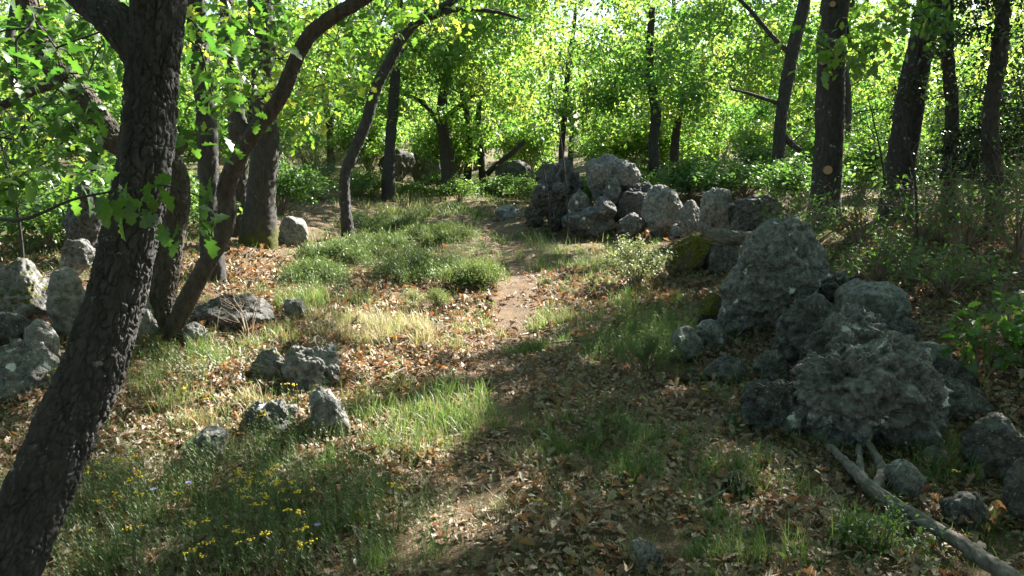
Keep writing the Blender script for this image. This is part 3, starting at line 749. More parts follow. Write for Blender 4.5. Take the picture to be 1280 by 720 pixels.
mk([(818, 226), (817, 180), (820, 140), (812, 90), (815, 10)], 18.5, [8, 7, 7, 6, 4], 'dark upright trunk rising behind the pale speckled cairn boulder', [((3.2, 17.6, 3.9), (2.4, 1.2, 1.6), 60), ((3.6, 19.0, 4.60), (2.99, 2.0, 2.62), 119)], lsize=.12, per=72, crad=.55, tpls=T_FAR, mat=M_BARKF, lmat=M_FAR, seed=21, seg=16)
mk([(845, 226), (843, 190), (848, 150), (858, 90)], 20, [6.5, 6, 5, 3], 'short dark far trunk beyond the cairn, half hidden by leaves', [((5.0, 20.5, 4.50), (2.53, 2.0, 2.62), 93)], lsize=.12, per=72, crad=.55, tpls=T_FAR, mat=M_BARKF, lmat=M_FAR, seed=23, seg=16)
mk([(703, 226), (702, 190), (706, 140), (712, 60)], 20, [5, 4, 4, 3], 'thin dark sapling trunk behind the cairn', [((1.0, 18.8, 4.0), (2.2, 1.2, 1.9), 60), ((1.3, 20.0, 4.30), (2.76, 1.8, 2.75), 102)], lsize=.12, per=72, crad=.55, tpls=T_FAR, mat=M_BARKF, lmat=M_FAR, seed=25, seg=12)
mk([(970, 235), (973, 200), (976, 150), (985, 95), (995, 45), (1006, 0), (1015, -80)], 14, [8.5, 8, 7.5, 8.5, 8, 7.5, 5], 'dark wavy oak trunk beyond the straight pruned oak',
   [((5.4, 14.3, 6), (3.0, 2.4, 1.8), 150)], [(930, 60, 14), (950, 110, 14.2), (920, 140, 14.5), (1010, 110, 14.4), (900, 90, 14.6), (960, 30, 14), (880, 40, 14.3), (1020, 160, 14.5)],
   limbs=[([(990, 70), (965, 45), (935, 10), (905, -20)], [4, 3, 2.5, 2]), ([(975, 165), (990, 180), (1010, 195)], [5, 4, 3]), ([(975, 130), (940, 118), (915, 112)], [3, 2, 1.5])], seed=27)
t11 = mk([(1030, 285), (1032, 240), (1036, 180), (1038, 120), (1040, 60), (1044, 0), (1052, -120), (1060, -240)], 9.8, [21, 19, 18, 18, 16, 16, 13, 9], 'straight grey oak with pruned cut stubs on its trunk',
   [((4.2, 10.3, 6.0), (3.4, 2.8, 1.9), 230)], [(1050, 70, 7), (1030, 62, 6.8), (1075, 66, 6.8), (1095, 58, 6.6)], limbs=[([(1048, -60), (1052, -10), (1058, 30), (1066, 62)], [5, 3, 2, 1])], seed=29, bark=.011)
def stub(px, py, d, rad, ln, root, dirv=(-.15, -1, .15)):
    c = Pd(px, py, d); n = Vector(dirv).normalized()
    o_ = np.array(root.location)
    a = tube([c - np.array(n) * .05, c + np.array(n) * ln * .5, c + np.array(n) * ln], [rad * 1.25, rad * 1.05, rad], .01, 18)
    st = link('cut_stub', mesh('cut_stub', a[0] - o_, a[1], M_BARK), root)
    bm = bmesh.new(); bmesh.ops.create_circle(bm, cap_ends=True, segments=18, radius=rad * .98)
    bm.transform(Matrix.Translation(Vector(c + np.array(n) * (ln - .002) - o_)) @ n.to_track_quat('Z', 'Y').to_matrix().to_4x4())
    me = bpy.data.meshes.new('cut_face'); bm.to_mesh(me); bm.free(); me.materials.append(M_CUT)
    link('cut_face', me, st)
stub(1034, 213, 9.63, .055, .035, t11)
stub(1029, 76, 9.68, .045, .05, t11, (-.5, -1, -.2))
stub(1040, 6, 9.66, .035, .03, t11)
mk([(1118, 290), (1122, 230), (1131, 170), (1142, 100), (1155, 40), (1166, -20), (1185, -140), (1200, -240)], 9.6, [20, 18.5, 18, 17, 16, 15, 12, 8], 'thick dark oak leaning away, beside the evergreen thicket',
   [((6.4, 10.0, 6.0), (3.2, 2.8, 1.9), 210)], [(1150, 20, 7.5), (1170, 35, 7.3), (1140, 8, 7.2), (1115, 30, 7)], limbs=[([(1180, -100), (1165, -40), (1152, 5), (1140, 22)], [5, 4, 2.5, 1.5])], seed=31)
# unseen wide crowned oaks added round the viewer: their canopy shuts out skylight overhead
for k, (x, y, c, rr, n) in enumerate([(3.4, -1.6, (2.2, 2.6, 7.3), (3.6, 3.6, 1.2), 210), (-3.6, -1.2, (-2.6, 2.2, 7.6), (3.4, 3.4, 1.2), 190), (5.6, 4.6, (4.6, 6.2, 7.8), (3.2, 3.0, 1.2), 190), (-4.6, 4.4, (-3.6, 6.4, 7.6), (3.0, 2.8, 1.1), 150), (.6, -3.4, (.2, -1.2, 7.2), (3.6, 3.2, 1.2), 150)]):
    z0 = float(G(x, y, False))
    tree('oak_tree', [([np.array([x, y, z0 - .15]), np.array([x * .97, y + .1, z0 + 2.2]), np.array([x * .85 + c[0] * .15, y * .85 + c[1] * .15, z0 + 4.6]), np.array([x * .5 + c[0] * .5, y * .5 + c[1] * .5, 7])], [.2, .16, .13, .05])],
         ('unseen wide crowned oak added for shade behind the viewer, beside the bank', 'unseen wide crowned oak added for shade behind the viewer, near the leaning oak', 'unseen wide crowned oak added for shade on the bank above the low broad rock', 'unseen wide crowned oak added for shade behind the old wall of mossy rocks', 'unseen wide crowned oak added for shade straight behind the viewer')[k],
         ell(c, rr, n, .1), 58, .5, .12, T_FAR, M_BARK, M_OAK, .05, 24, .012, minz=3, seed=60 + k)
# evergreen thicket (holm oaks)
HG = 'dark evergreen holm oaks beside the leaning oak on the bank'
mk([(1188, 300), (1186, 230), (1190, 140), (1184, 60), (1188, -40)], 9.2, [9, 9, 8, 8, 5], 'slim dark evergreen oak touching the thick leaning oak', [((5.3, 9.2, 2.4), (.8, .7, 1.5), 110), ((5.5, 9.5, 4.8), (1.5, 1.4, 1.3), 90)], lsize=.055,
   tpls=T_OVAL, lmat=M_HOLM, mat=M_BARKF, per=70, crad=.3, group=HG, seed=33, name='evergreen_oak', seg=16, minz=.4)
mk([(1240, 320), (1244, 240), (1238, 150), (1250, 60), (1255, -60)], 8.4, [11, 11, 10, 10, 6], 'broad dark evergreen oak at the frame edge', [((5.5, 8.5, 2.3), (1.0, .8, 1.5), 150), ((6.2, 8.4, 4.9), (2.2, 2.0, 1.6), 140)], lsize=.055,
   tpls=T_OVAL, lmat=M_HOLM, mat=M_BARKF, per=70, crad=.32, group=HG, seed=35, name='evergreen_oak', seg=16, minz=.4)
# ------------------------------------------------------------------ background oaks: four kinds, copied, also added unseen round the viewer
def bg_kind(k, at=None):
    h = (8.5, 7.5, 9.2, 6.8)[k]
    pts = [np.array([0, 0, -.2]), np.array([.1, .05, h * .2]), np.array([-.12, .1, h * .4]), np.array([.15, -.1, h * .65]), np.array([0, 0, h * .92])]
    tips = np.vstack([ell((0, 0, h * .54), (2.7, 2.7, h * .46), 140, .3)])
    n = fbm(tips * .5 + k * 9, 2, k); tips = tips[n > -.12]
    if at is not None: tips = tips + at; pts = [p + at for p in pts]
    return tree('background_oak', [(pts, [.13, .11, .09, .07, .02])], 'slender young oak in the bright background foliage or added unseen round the viewer', tips, 75, .5, .125, T_FAR, M_BARKF, M_FAR, .12, 9, 0, group='young oaks filling the background',
                cull=at is not None, minz=.8, seed=40 + k)
kinds = [bg_kind(k) for k in range(4)]
spots = []
for (y, x0, x1, dx) in [(25, -17, 18, 4.2), (31, -22, 24, 4.8), (38, -27, 30, 5.2), (47, -33, 36, 6)]:
    x = x0
    while x < x1:
        spots.append((x + rng.uniform(-1.3, 1.3), y + rng.uniform(-2, 2))); x += dx
spots += [(-9, 14), (-11.5, 19), (-8, 20.5), (-5.6, 17.5), (10.5, 15), (12, 20), (9, 22), (13.5, 12.5), (7.6, 18.5)]
spots += [(-5, -4), (-1, -6), (3.5, -5), (7, -3), (-8, 0), (9, .5), (-10.5, 4.5), (11.5, 5), (-3, -10), (3, -10.5), (8, -9), (-8, -8), (13, -3), (-13, -1), (-14, 9), (14.5, 9), (5, -1.2), (-4.2, -.8), (1.5, -8), (-6, -6), (10, -6), (0, -13), (-10, -4)]  # unseen oaks added behind and beside the viewer to cut open skylight
first = set()
for i, (x, y) in enumerate(spots):
    k = i % 4; o = kinds[k]
    loc = (x, y, float(G(x, y, False)) - .05); rz = rng.uniform(0, 6.28); sc = rng.uniform(.85, 1.15) * (1.15 if y < 10 else 1)
    tp_ = ell((x, y, loc[2] + 4.5), (2.7, 2.7, 3.8), 400)
    if (~sun_keep(tp_)).mean() > .015:
        bg_kind(k, np.array(loc)); continue
    if k not in first:
        first.add(k); o.location = loc; o.rotation_euler = (0, 0, rz); o.scale = (sc,) * 3
    else: dup(o, loc, rz, sc)
# distant wood: one mass of trunks and leaves
wt = []
tw_, wl = [], []
for _ in range(190):
    y = rng.uniform(50, 95); x = rng.uniform(-.85, .85) * y
    z = float(G(x, y, False))
    h = rng.uniform(5.5, 10)
    tw_.append(tube([(x, y, z - .2), (x + rng.uniform(-.4, .4), y, z + h * .5), (x, y, z + h * .9)], [.18, .14, .05], 1.5, 6))
    t = ell((x, y, z + h * .5), (3.2, 3.2, h * .5), 46, .3)
    wl.append(t)
wl = clump(np.vstack(wl), 26, .9, .7)
L_ = leaves(wl, .34, T_FAR)
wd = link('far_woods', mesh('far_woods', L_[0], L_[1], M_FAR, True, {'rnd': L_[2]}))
tag(wd, 'distant mass of pale green woodland behind the trees', 'woodland', kind='stuff')
V, T, A = cat(tw_)
link('trunk', mesh('trunk', V, T, M_BARKF), wd)['kind'] = 'stuff'

# ------------------------------------------------------------------ shrubs and saplings
def shrub(name, px, py, w, h, label, mat, tpls, lsize, nst=14, per=40, d=None, group=None, cat_='shrub', wood=M_TWIG, crad=.12, rb=None, tilt=.6, spread=1.0, pitch=-.1, bare=0):
    b = Pg(px, py) if d is None else np.array([*Pd(px, py, d)[:2], 0]); b[2] = float(G(b[0], b[1], False))
    root = link(name, None, loc=b); tag(root, label, cat_, group)
    st, tips = [], []
    for k in range(nst):
        a = rng.uniform(0, 6.283); rr = rng.random() ** .6 * w / 2 * spread; hh = h * (1 - .55 * (rr / (w / 2)) ** 2) * rng.uniform(.65, 1.05)
        e = np.array([math.cos(a) * rr, math.sin(a) * rr, hh])
        m_ = e * (.35, .35, .55) + rng.normal(0, .03 * h, 3)
        st.append(tube([(rng.normal(0, .02), rng.normal(0, .02), -.04), m_, e], [.004 + .006 * h, .003 + .003 * h, .0015], .08, 5))
        tips += [e] + [e * f + m_ * (1 - f) for f in (.35, .7)]
        if bare:
            for _ in range(bare):
                f = rng.uniform(.3, .9); q = m_ * (1 - f) + e * f
                st.append(tube([q, q + rng.normal(0, .08 * h, 3) , q + rng.normal(0, .18 * h, 3) + (0, 0, .05)], [.0025, .002, .001], .06, 4))
    V, T, A = cat(st)
    link('stem', mesh('stem', V, T, wood), root)
    if per:
        P = clump(np.array(tips), per, crad, .8)
        P = P[P[:, 2] > .01]
        L_ = leaves(P, lsize, tpls, tilt, pitch, .3, rb)
        link('foliage', mesh('foliage', L_[0], L_[1], mat, True, {'rnd': L_[2]}), root)
    return root
JG = 'low junipers along the path'
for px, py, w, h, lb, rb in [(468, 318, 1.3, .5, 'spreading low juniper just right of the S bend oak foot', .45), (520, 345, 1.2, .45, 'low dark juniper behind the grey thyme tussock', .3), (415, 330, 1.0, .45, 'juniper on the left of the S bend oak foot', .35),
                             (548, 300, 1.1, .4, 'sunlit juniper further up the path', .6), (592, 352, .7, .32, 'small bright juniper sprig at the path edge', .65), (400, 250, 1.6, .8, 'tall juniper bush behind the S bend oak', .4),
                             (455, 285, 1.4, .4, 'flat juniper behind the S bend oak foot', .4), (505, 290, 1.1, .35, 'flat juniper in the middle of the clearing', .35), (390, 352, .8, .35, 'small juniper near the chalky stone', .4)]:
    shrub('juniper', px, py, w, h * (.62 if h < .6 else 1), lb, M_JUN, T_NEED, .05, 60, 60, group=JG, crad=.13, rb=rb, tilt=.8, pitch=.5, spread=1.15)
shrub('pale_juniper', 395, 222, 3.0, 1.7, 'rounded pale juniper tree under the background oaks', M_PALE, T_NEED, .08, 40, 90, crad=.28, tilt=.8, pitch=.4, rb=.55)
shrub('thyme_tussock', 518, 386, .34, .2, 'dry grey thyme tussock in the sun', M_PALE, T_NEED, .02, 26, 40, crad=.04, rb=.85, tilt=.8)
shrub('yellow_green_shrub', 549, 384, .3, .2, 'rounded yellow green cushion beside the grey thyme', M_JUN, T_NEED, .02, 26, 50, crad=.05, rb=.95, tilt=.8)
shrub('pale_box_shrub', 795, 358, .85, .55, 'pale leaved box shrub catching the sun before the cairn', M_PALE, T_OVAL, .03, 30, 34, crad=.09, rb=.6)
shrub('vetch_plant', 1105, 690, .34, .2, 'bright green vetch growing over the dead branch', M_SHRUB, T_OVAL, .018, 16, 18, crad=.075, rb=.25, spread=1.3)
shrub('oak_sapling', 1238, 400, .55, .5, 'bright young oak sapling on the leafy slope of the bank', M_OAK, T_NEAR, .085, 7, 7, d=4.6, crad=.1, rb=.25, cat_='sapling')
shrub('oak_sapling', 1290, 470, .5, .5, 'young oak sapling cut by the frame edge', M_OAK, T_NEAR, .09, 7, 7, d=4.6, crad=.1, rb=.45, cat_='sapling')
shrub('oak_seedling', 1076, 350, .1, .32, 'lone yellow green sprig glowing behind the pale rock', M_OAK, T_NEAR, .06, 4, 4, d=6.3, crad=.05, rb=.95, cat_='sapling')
shrub('dry_bush', 312, 425, .5, .6, 'leafless dry twigs standing in sunlit leaves', M_PALE, T_OVAL, .02, 7, 0, bare=4, cat_='twigs')
shrub('broom_tuft', 808, 470, .5, .32, 'fine stemmed green broom by the path and the blue stone', M_HERB, T_NEED, .03, 50, 24, crad=.03, rb=.4, tilt=.5, pitch=.9)
UG = 'leafy undergrowth shrubs of the bank'
for k, (px, py, d, w, h, lb) in enumerate([(1010, 290, 8.6, 1.2, .8, 'scrubby undergrowth shrub at the foot of the pruned oak'), (1075, 300, 8.2, 1.3, .8, 'tangled shrub between the pruned and the thick leaning oak'), (1145, 320, 7.8, 1.2, .8, 'tangled shrub before the thick leaning oak'),
        (1205, 330, 7.2, 1.2, .9, 'leafy shrub below the slim evergreen oak'), (1270, 340, 6.8, 1.1, .9, 'leafy shrub at the frame edge below the broad evergreen'), (1100, 335, 7.0, .9, .5, 'low twiggy shrub behind the pale rock'), (1180, 372, 6.2, .9, .45, 'low leafy shrub on the slope above the rounded rock')]):
    shrub('undergrowth_shrub', px, py, w, h, lb, M_SHRUB, T_OVAL, .045, 18, 10, d=d, group=UG, crad=.2, rb=.35, bare=7)
VG = 'low green shrubs under the background trees'
bs = [(520, 250, 1.2, .5), (575, 252, 1.5, .6), (640, 245, 1.6, .6), (600, 240, 1.5, .5), (690, 250, 1.1, .6), (550, 238, 1.4, .7), (450, 235, 1.6, .9), (660, 232, 1.6, .8), (890, 242, 2, 1.0), (930, 240, 1.8, .9), (860, 240, 1.8, 1), (1000, 250, 1.8, 1.0), (955, 232, 2, 1.3), (1075, 245, 2, 1.2), (1190, 250, 2, 1.3), (1100, 235, 2.2, 1.6), (1040, 235, 2.2, 1.5), (350, 250, 2, 1.2), (60, 300, 2, 1.2), (20, 290, 2, 1.3), (130, 290, 2, 1.2), (220, 285, 2, 1.0), (170, 270, 2.2, 1.4), (740, 232, 1.8, 1.2), (780, 228, 2, 1.4)]
bd = {8: 15, 9: 14, 10: 15.5, 11: 12, 12: 17, 13: 13, 14: 12, 15: 16, 16: 17, 17: 14, 18: 9.5, 19: 10.5, 20: 10.5, 21: 11, 22: 13, 23: 17, 24: 18, 7: 20, 6: 19}
proto = [None, None, None]
for k, (px, py, w, h) in enumerate(bs):
    q = k % 3
    if proto[q] is None:
        proto[q] = shrub('green_shrub', px, py, 1.6, .9, 'leafy green shrub in the undergrowth beneath the background trees', M_SHRUB, T_OVAL, .07, 24, 34, d=bd.get(k), group=VG, crad=.24, rb=(.5, .6, .4)[q])
        proto[q].scale = (w / 1.6, w / 1.6, h / .9)
    else:
        b = Pg(px, py) if k not in bd else Pd(px, py, bd[k])
        o = dup(proto[q], (b[0], b[1], float(G(b[0], b[1], False))), rng.uniform(0, 6)); o.scale = (w / 1.6, w / 1.6, h / .9 * .8)

TH = 'tall thicket shrubs closing the view between the far trunks'
th = None
for y, x0, x1, dx in [(24, -15, 16, 2.6), (29, -19, 20, 2.8), (35, -22, 24, 3.2)]:
    x = x0
    while x < x1:
        px_, yy = x + rng.uniform(-.8, .8), y + rng.uniform(-1.5, 1.5)
        loc = (px_, yy, float(G(px_, yy, False))); x += dx
        if th is None:
            th = shrub('thicket_shrub', 640, 215, 2.6, 2.6, 'tall leafy thicket shrub between the far trunks', M_FAR, T_FAR, .12, 40, 46, d=24, group=TH, crad=.42, rb=.5)
            th.location = loc
        else:
            o = dup(th, loc, rng.uniform(0, 6)); q = rng.uniform(.7, 1.2); o.scale = (q, q, q * rng.uniform(.7, 1.3))
# ------------------------------------------------------------------ dead branches
def stick(pts, rad, label, name='dead_branch', forks=(), mat=M_DEAD, lift=.02, cat_='branch', group=None, step=.009, seg=24, bark=.006):
    def w3(pl): 
        out = []
        for p in pl:
            if len(p) == 2: q = Pg(*p); q[2] += lift
            else: q = Pd(*p)
            out.append(q)
        return out
    P = w3(pts); base = P[0].copy()
    parts = [tube(P, rad, step, seg, bark, .012, 3, .2, .16)] + [tube(w3(fp), fr, step, seg, bark, .012, 5, .2, .16) for fp, fr in forks]
    V, T, A = cat(parts)
    o = link(name, mesh(name, V - base, T, mat), loc=base)
    return tag(o, label, cat_, group)
stick([(1036, 578), (1060, 603), (1085, 632), (1130, 662), (1180, 692), (1240, 735), (1330, 800)], [.016, .02, .025, .027, .028, .03, .03], 'forked grey dead branch lying below the huge pitted rock', lift=.085,
      forks=[([(1090, 634), (1102, 612), (1092, 588), (1080, 566)], [.024, .021, .019, .016]), ([(1078, 622), (1073, 600), (1072, 577)], [.016, .014, .012])])
stick([(878, 288, 7.7), (905, 296, 7.6), (936, 297, 7.6), (965, 292, 7.6)], [.06, .065, .055, .04], 'broken grey log lying on the moss wrapped stone', name='broken_log', step=.012, bark=.016, seg=36)
for a, b_, lb in [((-5, 396), (32, 406), 'bleached stick lying on the stones of the old wall'), ((478, 478), (512, 462), 'short grey stick in the red leaves beside the path grass'), ((742, 392), (790, 360), 'thin stick lying slantwise across the path'),
                 ((690, 432), (780, 428), 'long thin stick across the shaded grass'), ((205, 425), (290, 420), 'pale stick lying in sunlit leaves by the double oak'), ((745, 296), (690, 300), 'thin dark stick at the foot of the cairn'),
                 ((560, 500), (625, 478), 'short dark stick on the path'), ((870, 640), (920, 612), 'thin curved stick in the shaded leaves')]:
    m_ = ((a[0] + b_[0]) / 2 + 3, (a[1] + b_[1]) / 2 - 2)
    stick([a, m_, b_], [.009, .008, .005], lb, name='stick', mat=M_DEAD, seg=7, bark=0, lift=.025, step=.04, cat_='stick')
for px, d, top, lb in [(712, 12.6, 90, 'thin bare sapling stem standing left of the crowning stone'), (1110, 8.6, 120, 'thin bare stem between pruned oak and thick leaning oak'), (690, 13, 150, 'thin bare stem beside the cairn rubble'), (1150, 7.4, 130, 'thin bare stem before the evergreen thicket'), (20, 6.2, 150, 'thin dark stem behind the moss capped rock')]:
    b = Pd(px, 280, d); z0 = float(G(b[0], b[1], False)); tpt = Pd(px - 25, top, d)
    base = np.array([b[0], b[1], z0 - .03])
    pts = [base, base * .5 + tpt * .5 + (.06, 0, 0), tpt]
    parts = [tube(pts, [.016, .011, .004], .15, 7)]
    for _ in range(9):
        f = rng.uniform(.35, .95); q = base * (1 - f) + tpt * f + (.06 * (1 - abs(2 * f - 1)), 0, 0)
        e = q + rng.normal(0, .3, 3) * (1, .6, .4) + (0, 0, .25)
        parts.append(tube([q, (q + e) / 2 + rng.normal(0, .03, 3), e], [.005, .003, .0015], .1, 5))
    V, T, A = cat(parts)
    tag(link('bare_sapling', mesh('bare_sapling', V - base, T, M_BARKF), loc=base), lb, 'sapling')

# ------------------------------------------------------------------ ground cover
BROWN = [[(400, 430), (560, 380), (620, 420), (560, 470), (640, 560), (520, 610), (420, 600)], [(190, 430), (330, 420), (340, 560), (200, 560)], [(290, 300), (400, 310), (420, 430), (280, 420)],
         [(430, 320), (600, 360), (560, 400), (430, 400)], [(900, 600), (1000, 560), (1050, 640), (950, 700)], [(1190, 430), (1280, 430), (1280, 520), (1200, 520)], [(640, 620), (860, 600), (860, 720), (620, 720)], [(120, 590), (230, 560), (330, 580), (300, 660), (180, 680)], [(400, 560), (520, 600), (540, 720), (420, 720), (380, 640)]]
def brown(x, y):
    px, py, _ = proj(np.stack([x, y, G(x, y, False)], 1))
    w = 30 * noise(np.stack([x * 2, y * 2, x * 0], 1), 51)
    m = np.zeros(len(x), bool)
    for q in BROWN: m |= in_poly(px + w, py + w * .6, q)
    return m
def scatter(n, y0, y1, half=.72):
    y = np.sqrt(rng.uniform(y0 ** 2, y1 ** 2, n)); x = rng.uniform(-1, 1, n) * (y * half + .6)
    return x, y
parts = []
for n, y0, y1, s, tp in [(18000, 2.0, 5.5, .06, T_DRY), (40000, 2.0, 6.5, .03, T_MID + T_FAR), (24000, 6.5, 13, .04, T_MID + T_FAR), (9000, 2.0, 7, .05, T_MID), (19000, 5.5, 10, .08, T_DRY), (7000, 10, 20, .1, [T_MID[0], T_DRY[2]]), (5000, 20, 34, .16, T_FAR)]:
    x, y = scatter(n, y0, y1)
    p = np.stack([x, y, np.zeros(n)], 1)
    m = noise(p * 1.7, 21) + .5 * noise(p * 5, 22) > -.75 + .45 * (1 - sstep(.12, .35, path_d(x, y)))
    bz = brown(x, y)
    m &= rng.random(n) < np.where(bz, 1, np.where(y > 10, .45, .78)) * np.where(path_d(x, y) < .24, .3 if s > .04 else 1, 1)
    x, y, bz = x[m], y[m], bz[m]; n = len(x)
    P = np.stack([x, y, G(x, y) + .006 + .02 * rng.random(n)], 1)
    Rm = rots(rng.uniform(0, 6.283, n), rng.normal(.05, .33, n), rng.normal(0, .38, n))
    col = np.clip(rng.beta(1.6, 1.5, n) * np.where(bz, 1, .8) * (.5 if s <= .04 else 1) + (.42 if s <= .04 else 0) + .10 * noise(P * .9, 23), 0, 1)
    parts.append(batch(tp, P, Rm, s * rng.uniform(.5, 1.25, n), col))
# leaves drifted against the feet of the stones
rp, rs_ = [], []
for cx, cy, a, b, az in ROCKS:
    if cy > 16: continue
    n = int(30 + 150 * a)
    t = rng.uniform(0, 6.283, n); q = rng.uniform(.86, 1.22, n)
    lx, ly = np.cos(t) * a * q, np.sin(t) * b * q
    x = cx + lx * math.cos(az) + ly * math.sin(az); y = cy - lx * math.sin(az) + ly * math.cos(az)
    rp.append(np.stack([x, y, G(x, y) + rng.uniform(.004, .06, n)], 1)); rs_.append(np.full(n, .05 if cy < 9 else .08))
P = np.concatenate(rp); n = len(P)
parts.append(batch(T_DRY, P, rots(rng.uniform(0, 6.283, n), rng.normal(0, .5, n), rng.normal(0, .5, n)), np.concatenate(rs_) * rng.uniform(.5, 1.3, n), rng.beta(1.6, 1.8, n)))
L_ = cat(parts)
tag(link('fallen_leaves', mesh('fallen_leaves', L_[0], L_[1], M_DRY, True, {'rnd': L_[2]})), 'dry brown oak leaves littering the woodland floor', 'leaf litter', kind='stuff')

def blade(bend):
    st = [(0, .5), (.35, .45), (.7, .3), (1, 0)]
    V = []
    for t, w in st[:-1]: V += [(-w, bend * t * t, t), (w, bend * t * t, t)]
    V.append((0, bend, 1 - .15 * bend))
    return np.array(V), np.array([(0, 1, 3), (0, 3, 2), (2, 3, 5), (2, 5, 4), (4, 5, 6)])
BL = [blade(b) for b in (.1, .3, .55, .9)]
def grass_at(x, y, h, wid, col):
    n = len(x)
    P = np.stack([x, y, G(x, y) - .005], 1)
    Rm = rots(rng.uniform(0, 6.283, n), rng.normal(0, .22, n), rng.normal(0, .22, n))
    S_ = np.zeros((n, 3, 3)); S_[:, 0, 0] = wid / h; S_[:, 1, 1] = 1; S_[:, 2, 2] = 1
    return batch(BL, P, Rm @ S_, h, col)
gp = []
# tufts: px, py, radius m, blades, height m, colour (0 green .. 1 straw)
TUFT = [(540, 520, .38, 1500, .17, .45), (500, 545, .3, 700, .15, .55), (570, 500, .25, 500, .14, .5), (470, 530, .25, 400, .13, .6), (470, 420, .38, 1300, .2, .86), (440, 405, .3, 700, .16, .82), (600, 415, .2, 300, .12, .7),
        (700, 400, .35, 800, .13, .6), (665, 440, .2, 600, .10, .3), (720, 560, .25, 500, .12, .25), (770, 545, .3, 500, .12, .3), (650, 575, .1, 120, .12, .85), (615, 640, .1, 80, .1, .8), (790, 440, .4, 700, .2, .3), (840, 430, .3, 400, .18, .3),
        (230, 450, .3, 600, .18, .4), (210, 500, .25, 300, .2, .6), (260, 520, .3, 500, .15, .75), (330, 610, .35, 320, .15, .3), (440, 640, .4, 420, .14, .3), (400, 600, .3, 250, .14, .35), (180, 640, .35, 260, .16, .35), (480, 690, .3, 250, .12, .3), (120, 690, .3, 200, .16, .35),
        (270, 560, .2, 400, .12, .8), (330, 430, .25, 400, .15, .6), (390, 380, .4, 700, .2, .45), (560, 440, .2, 200, .12, .7), (740, 610, .25, 300, .11, .3), (860, 590, .3, 400, .13, .3), (940, 600, .25, 250, .13, .35), (1040, 690, .25, 400, .17, .4), (860, 690, .25, 250, .1, .3),
        (520, 270, .8, 1400, .22, .65), (460, 240, 1.2, 2000, .3, .75), (430, 225, 1.2, 1500, .3, .75), (560, 265, .8, 900, .2, .55), (700, 330, .6, 700, .14, .6), (660, 300, .7, 700, .15, .55), (800, 380, .4, 500, .14, .4), (740, 350, .5, 500, .13, .6), (620, 265, .6, 500, .15, .5), (350, 380, .4, 500, .2, .5), (60, 470, .3, 400, .18, .35), (130, 440, .2, 200, .2, .3), (1150, 590, .25, 250, .16, .3)]
for px, py, rad, n, h, c in TUFT:
    b = Pg(px, py)
    k = max(3, n // 45)
    cx = b[0] + rng.normal(0, rad * .6, k); cy = b[1] + rng.normal(0, rad * .6, k)
    w = rng.integers(0, k, n)
    x = cx[w] + rng.normal(0, .022 + rad * .05, n); y = cy[w] + rng.normal(0, .022 + rad * .05, n)
    far = max(1, b[1] / 6)
    gp.append(grass_at(x, y, h * rng.uniform(.45, 1.25, n), .0028 * far * rng.uniform(.6, 1.7, n), np.clip(c + rng.normal(0, .2, n), 0, 1)))
for cx, cy, a, b, az in ROCKS:           # grass at the feet of the stones
    if cy > 14 or rng.random() < .3: continue
    n = int(40 + 160 * a)
    t0 = rng.uniform(0, 6.283); t = t0 + rng.normal(0, .7, n); q = rng.normal(1.06, .08, n)
    lx, ly = np.cos(t) * a * q, np.sin(t) * b * q
    x = cx + lx * math.cos(az) + ly * math.sin(az); y = cy - lx * math.sin(az) + ly * math.cos(az)
    gp.append(grass_at(x, y, .10 * rng.uniform(.4, 1.5, n), .0028 * max(1, cy / 6) * rng.uniform(.6, 1.5, n), np.clip(.45 + rng.normal(0, .25, n), 0, 1)))
# thin general cover
for n, y0, y1, h, wid in [(34000, 2.0, 6, .075, .0023), (48000, 6, 12, .11, .0034), (32000, 12, 30, .19, .007)]:
    x, y = scatter(n, y0, y1)
    p = np.stack([x, y, np.zeros(n)], 1)
    m = (noise(p * 1.1, 31) + .6 * noise(p * 4.5, 32) > np.where(y < 6, -.12, -.35)) & (path_d(x, y) > .2 + .2 * rng.random(n)) & (rng.random(n) < np.where(brown(x, y), .3, 1))
    x, y = x[m], y[m]; n = len(x)
    gp.append(grass_at(x, y, h * rng.uniform(.4, 1.4, n), wid * rng.uniform(.7, 1.4, n), np.clip(.36 + .25 * noise(np.stack([x, y, x * 0], 1) * .8, 41) + rng.normal(0, .22, n), 0, 1)))
L_ = cat(gp)
tag(link('grass', mesh('grass', L_[0], L_[1], M_GRASS, True, {'rnd': L_[2]})), 'green and straw coloured grass growing through the leaves', 'grass', kind='stuff')

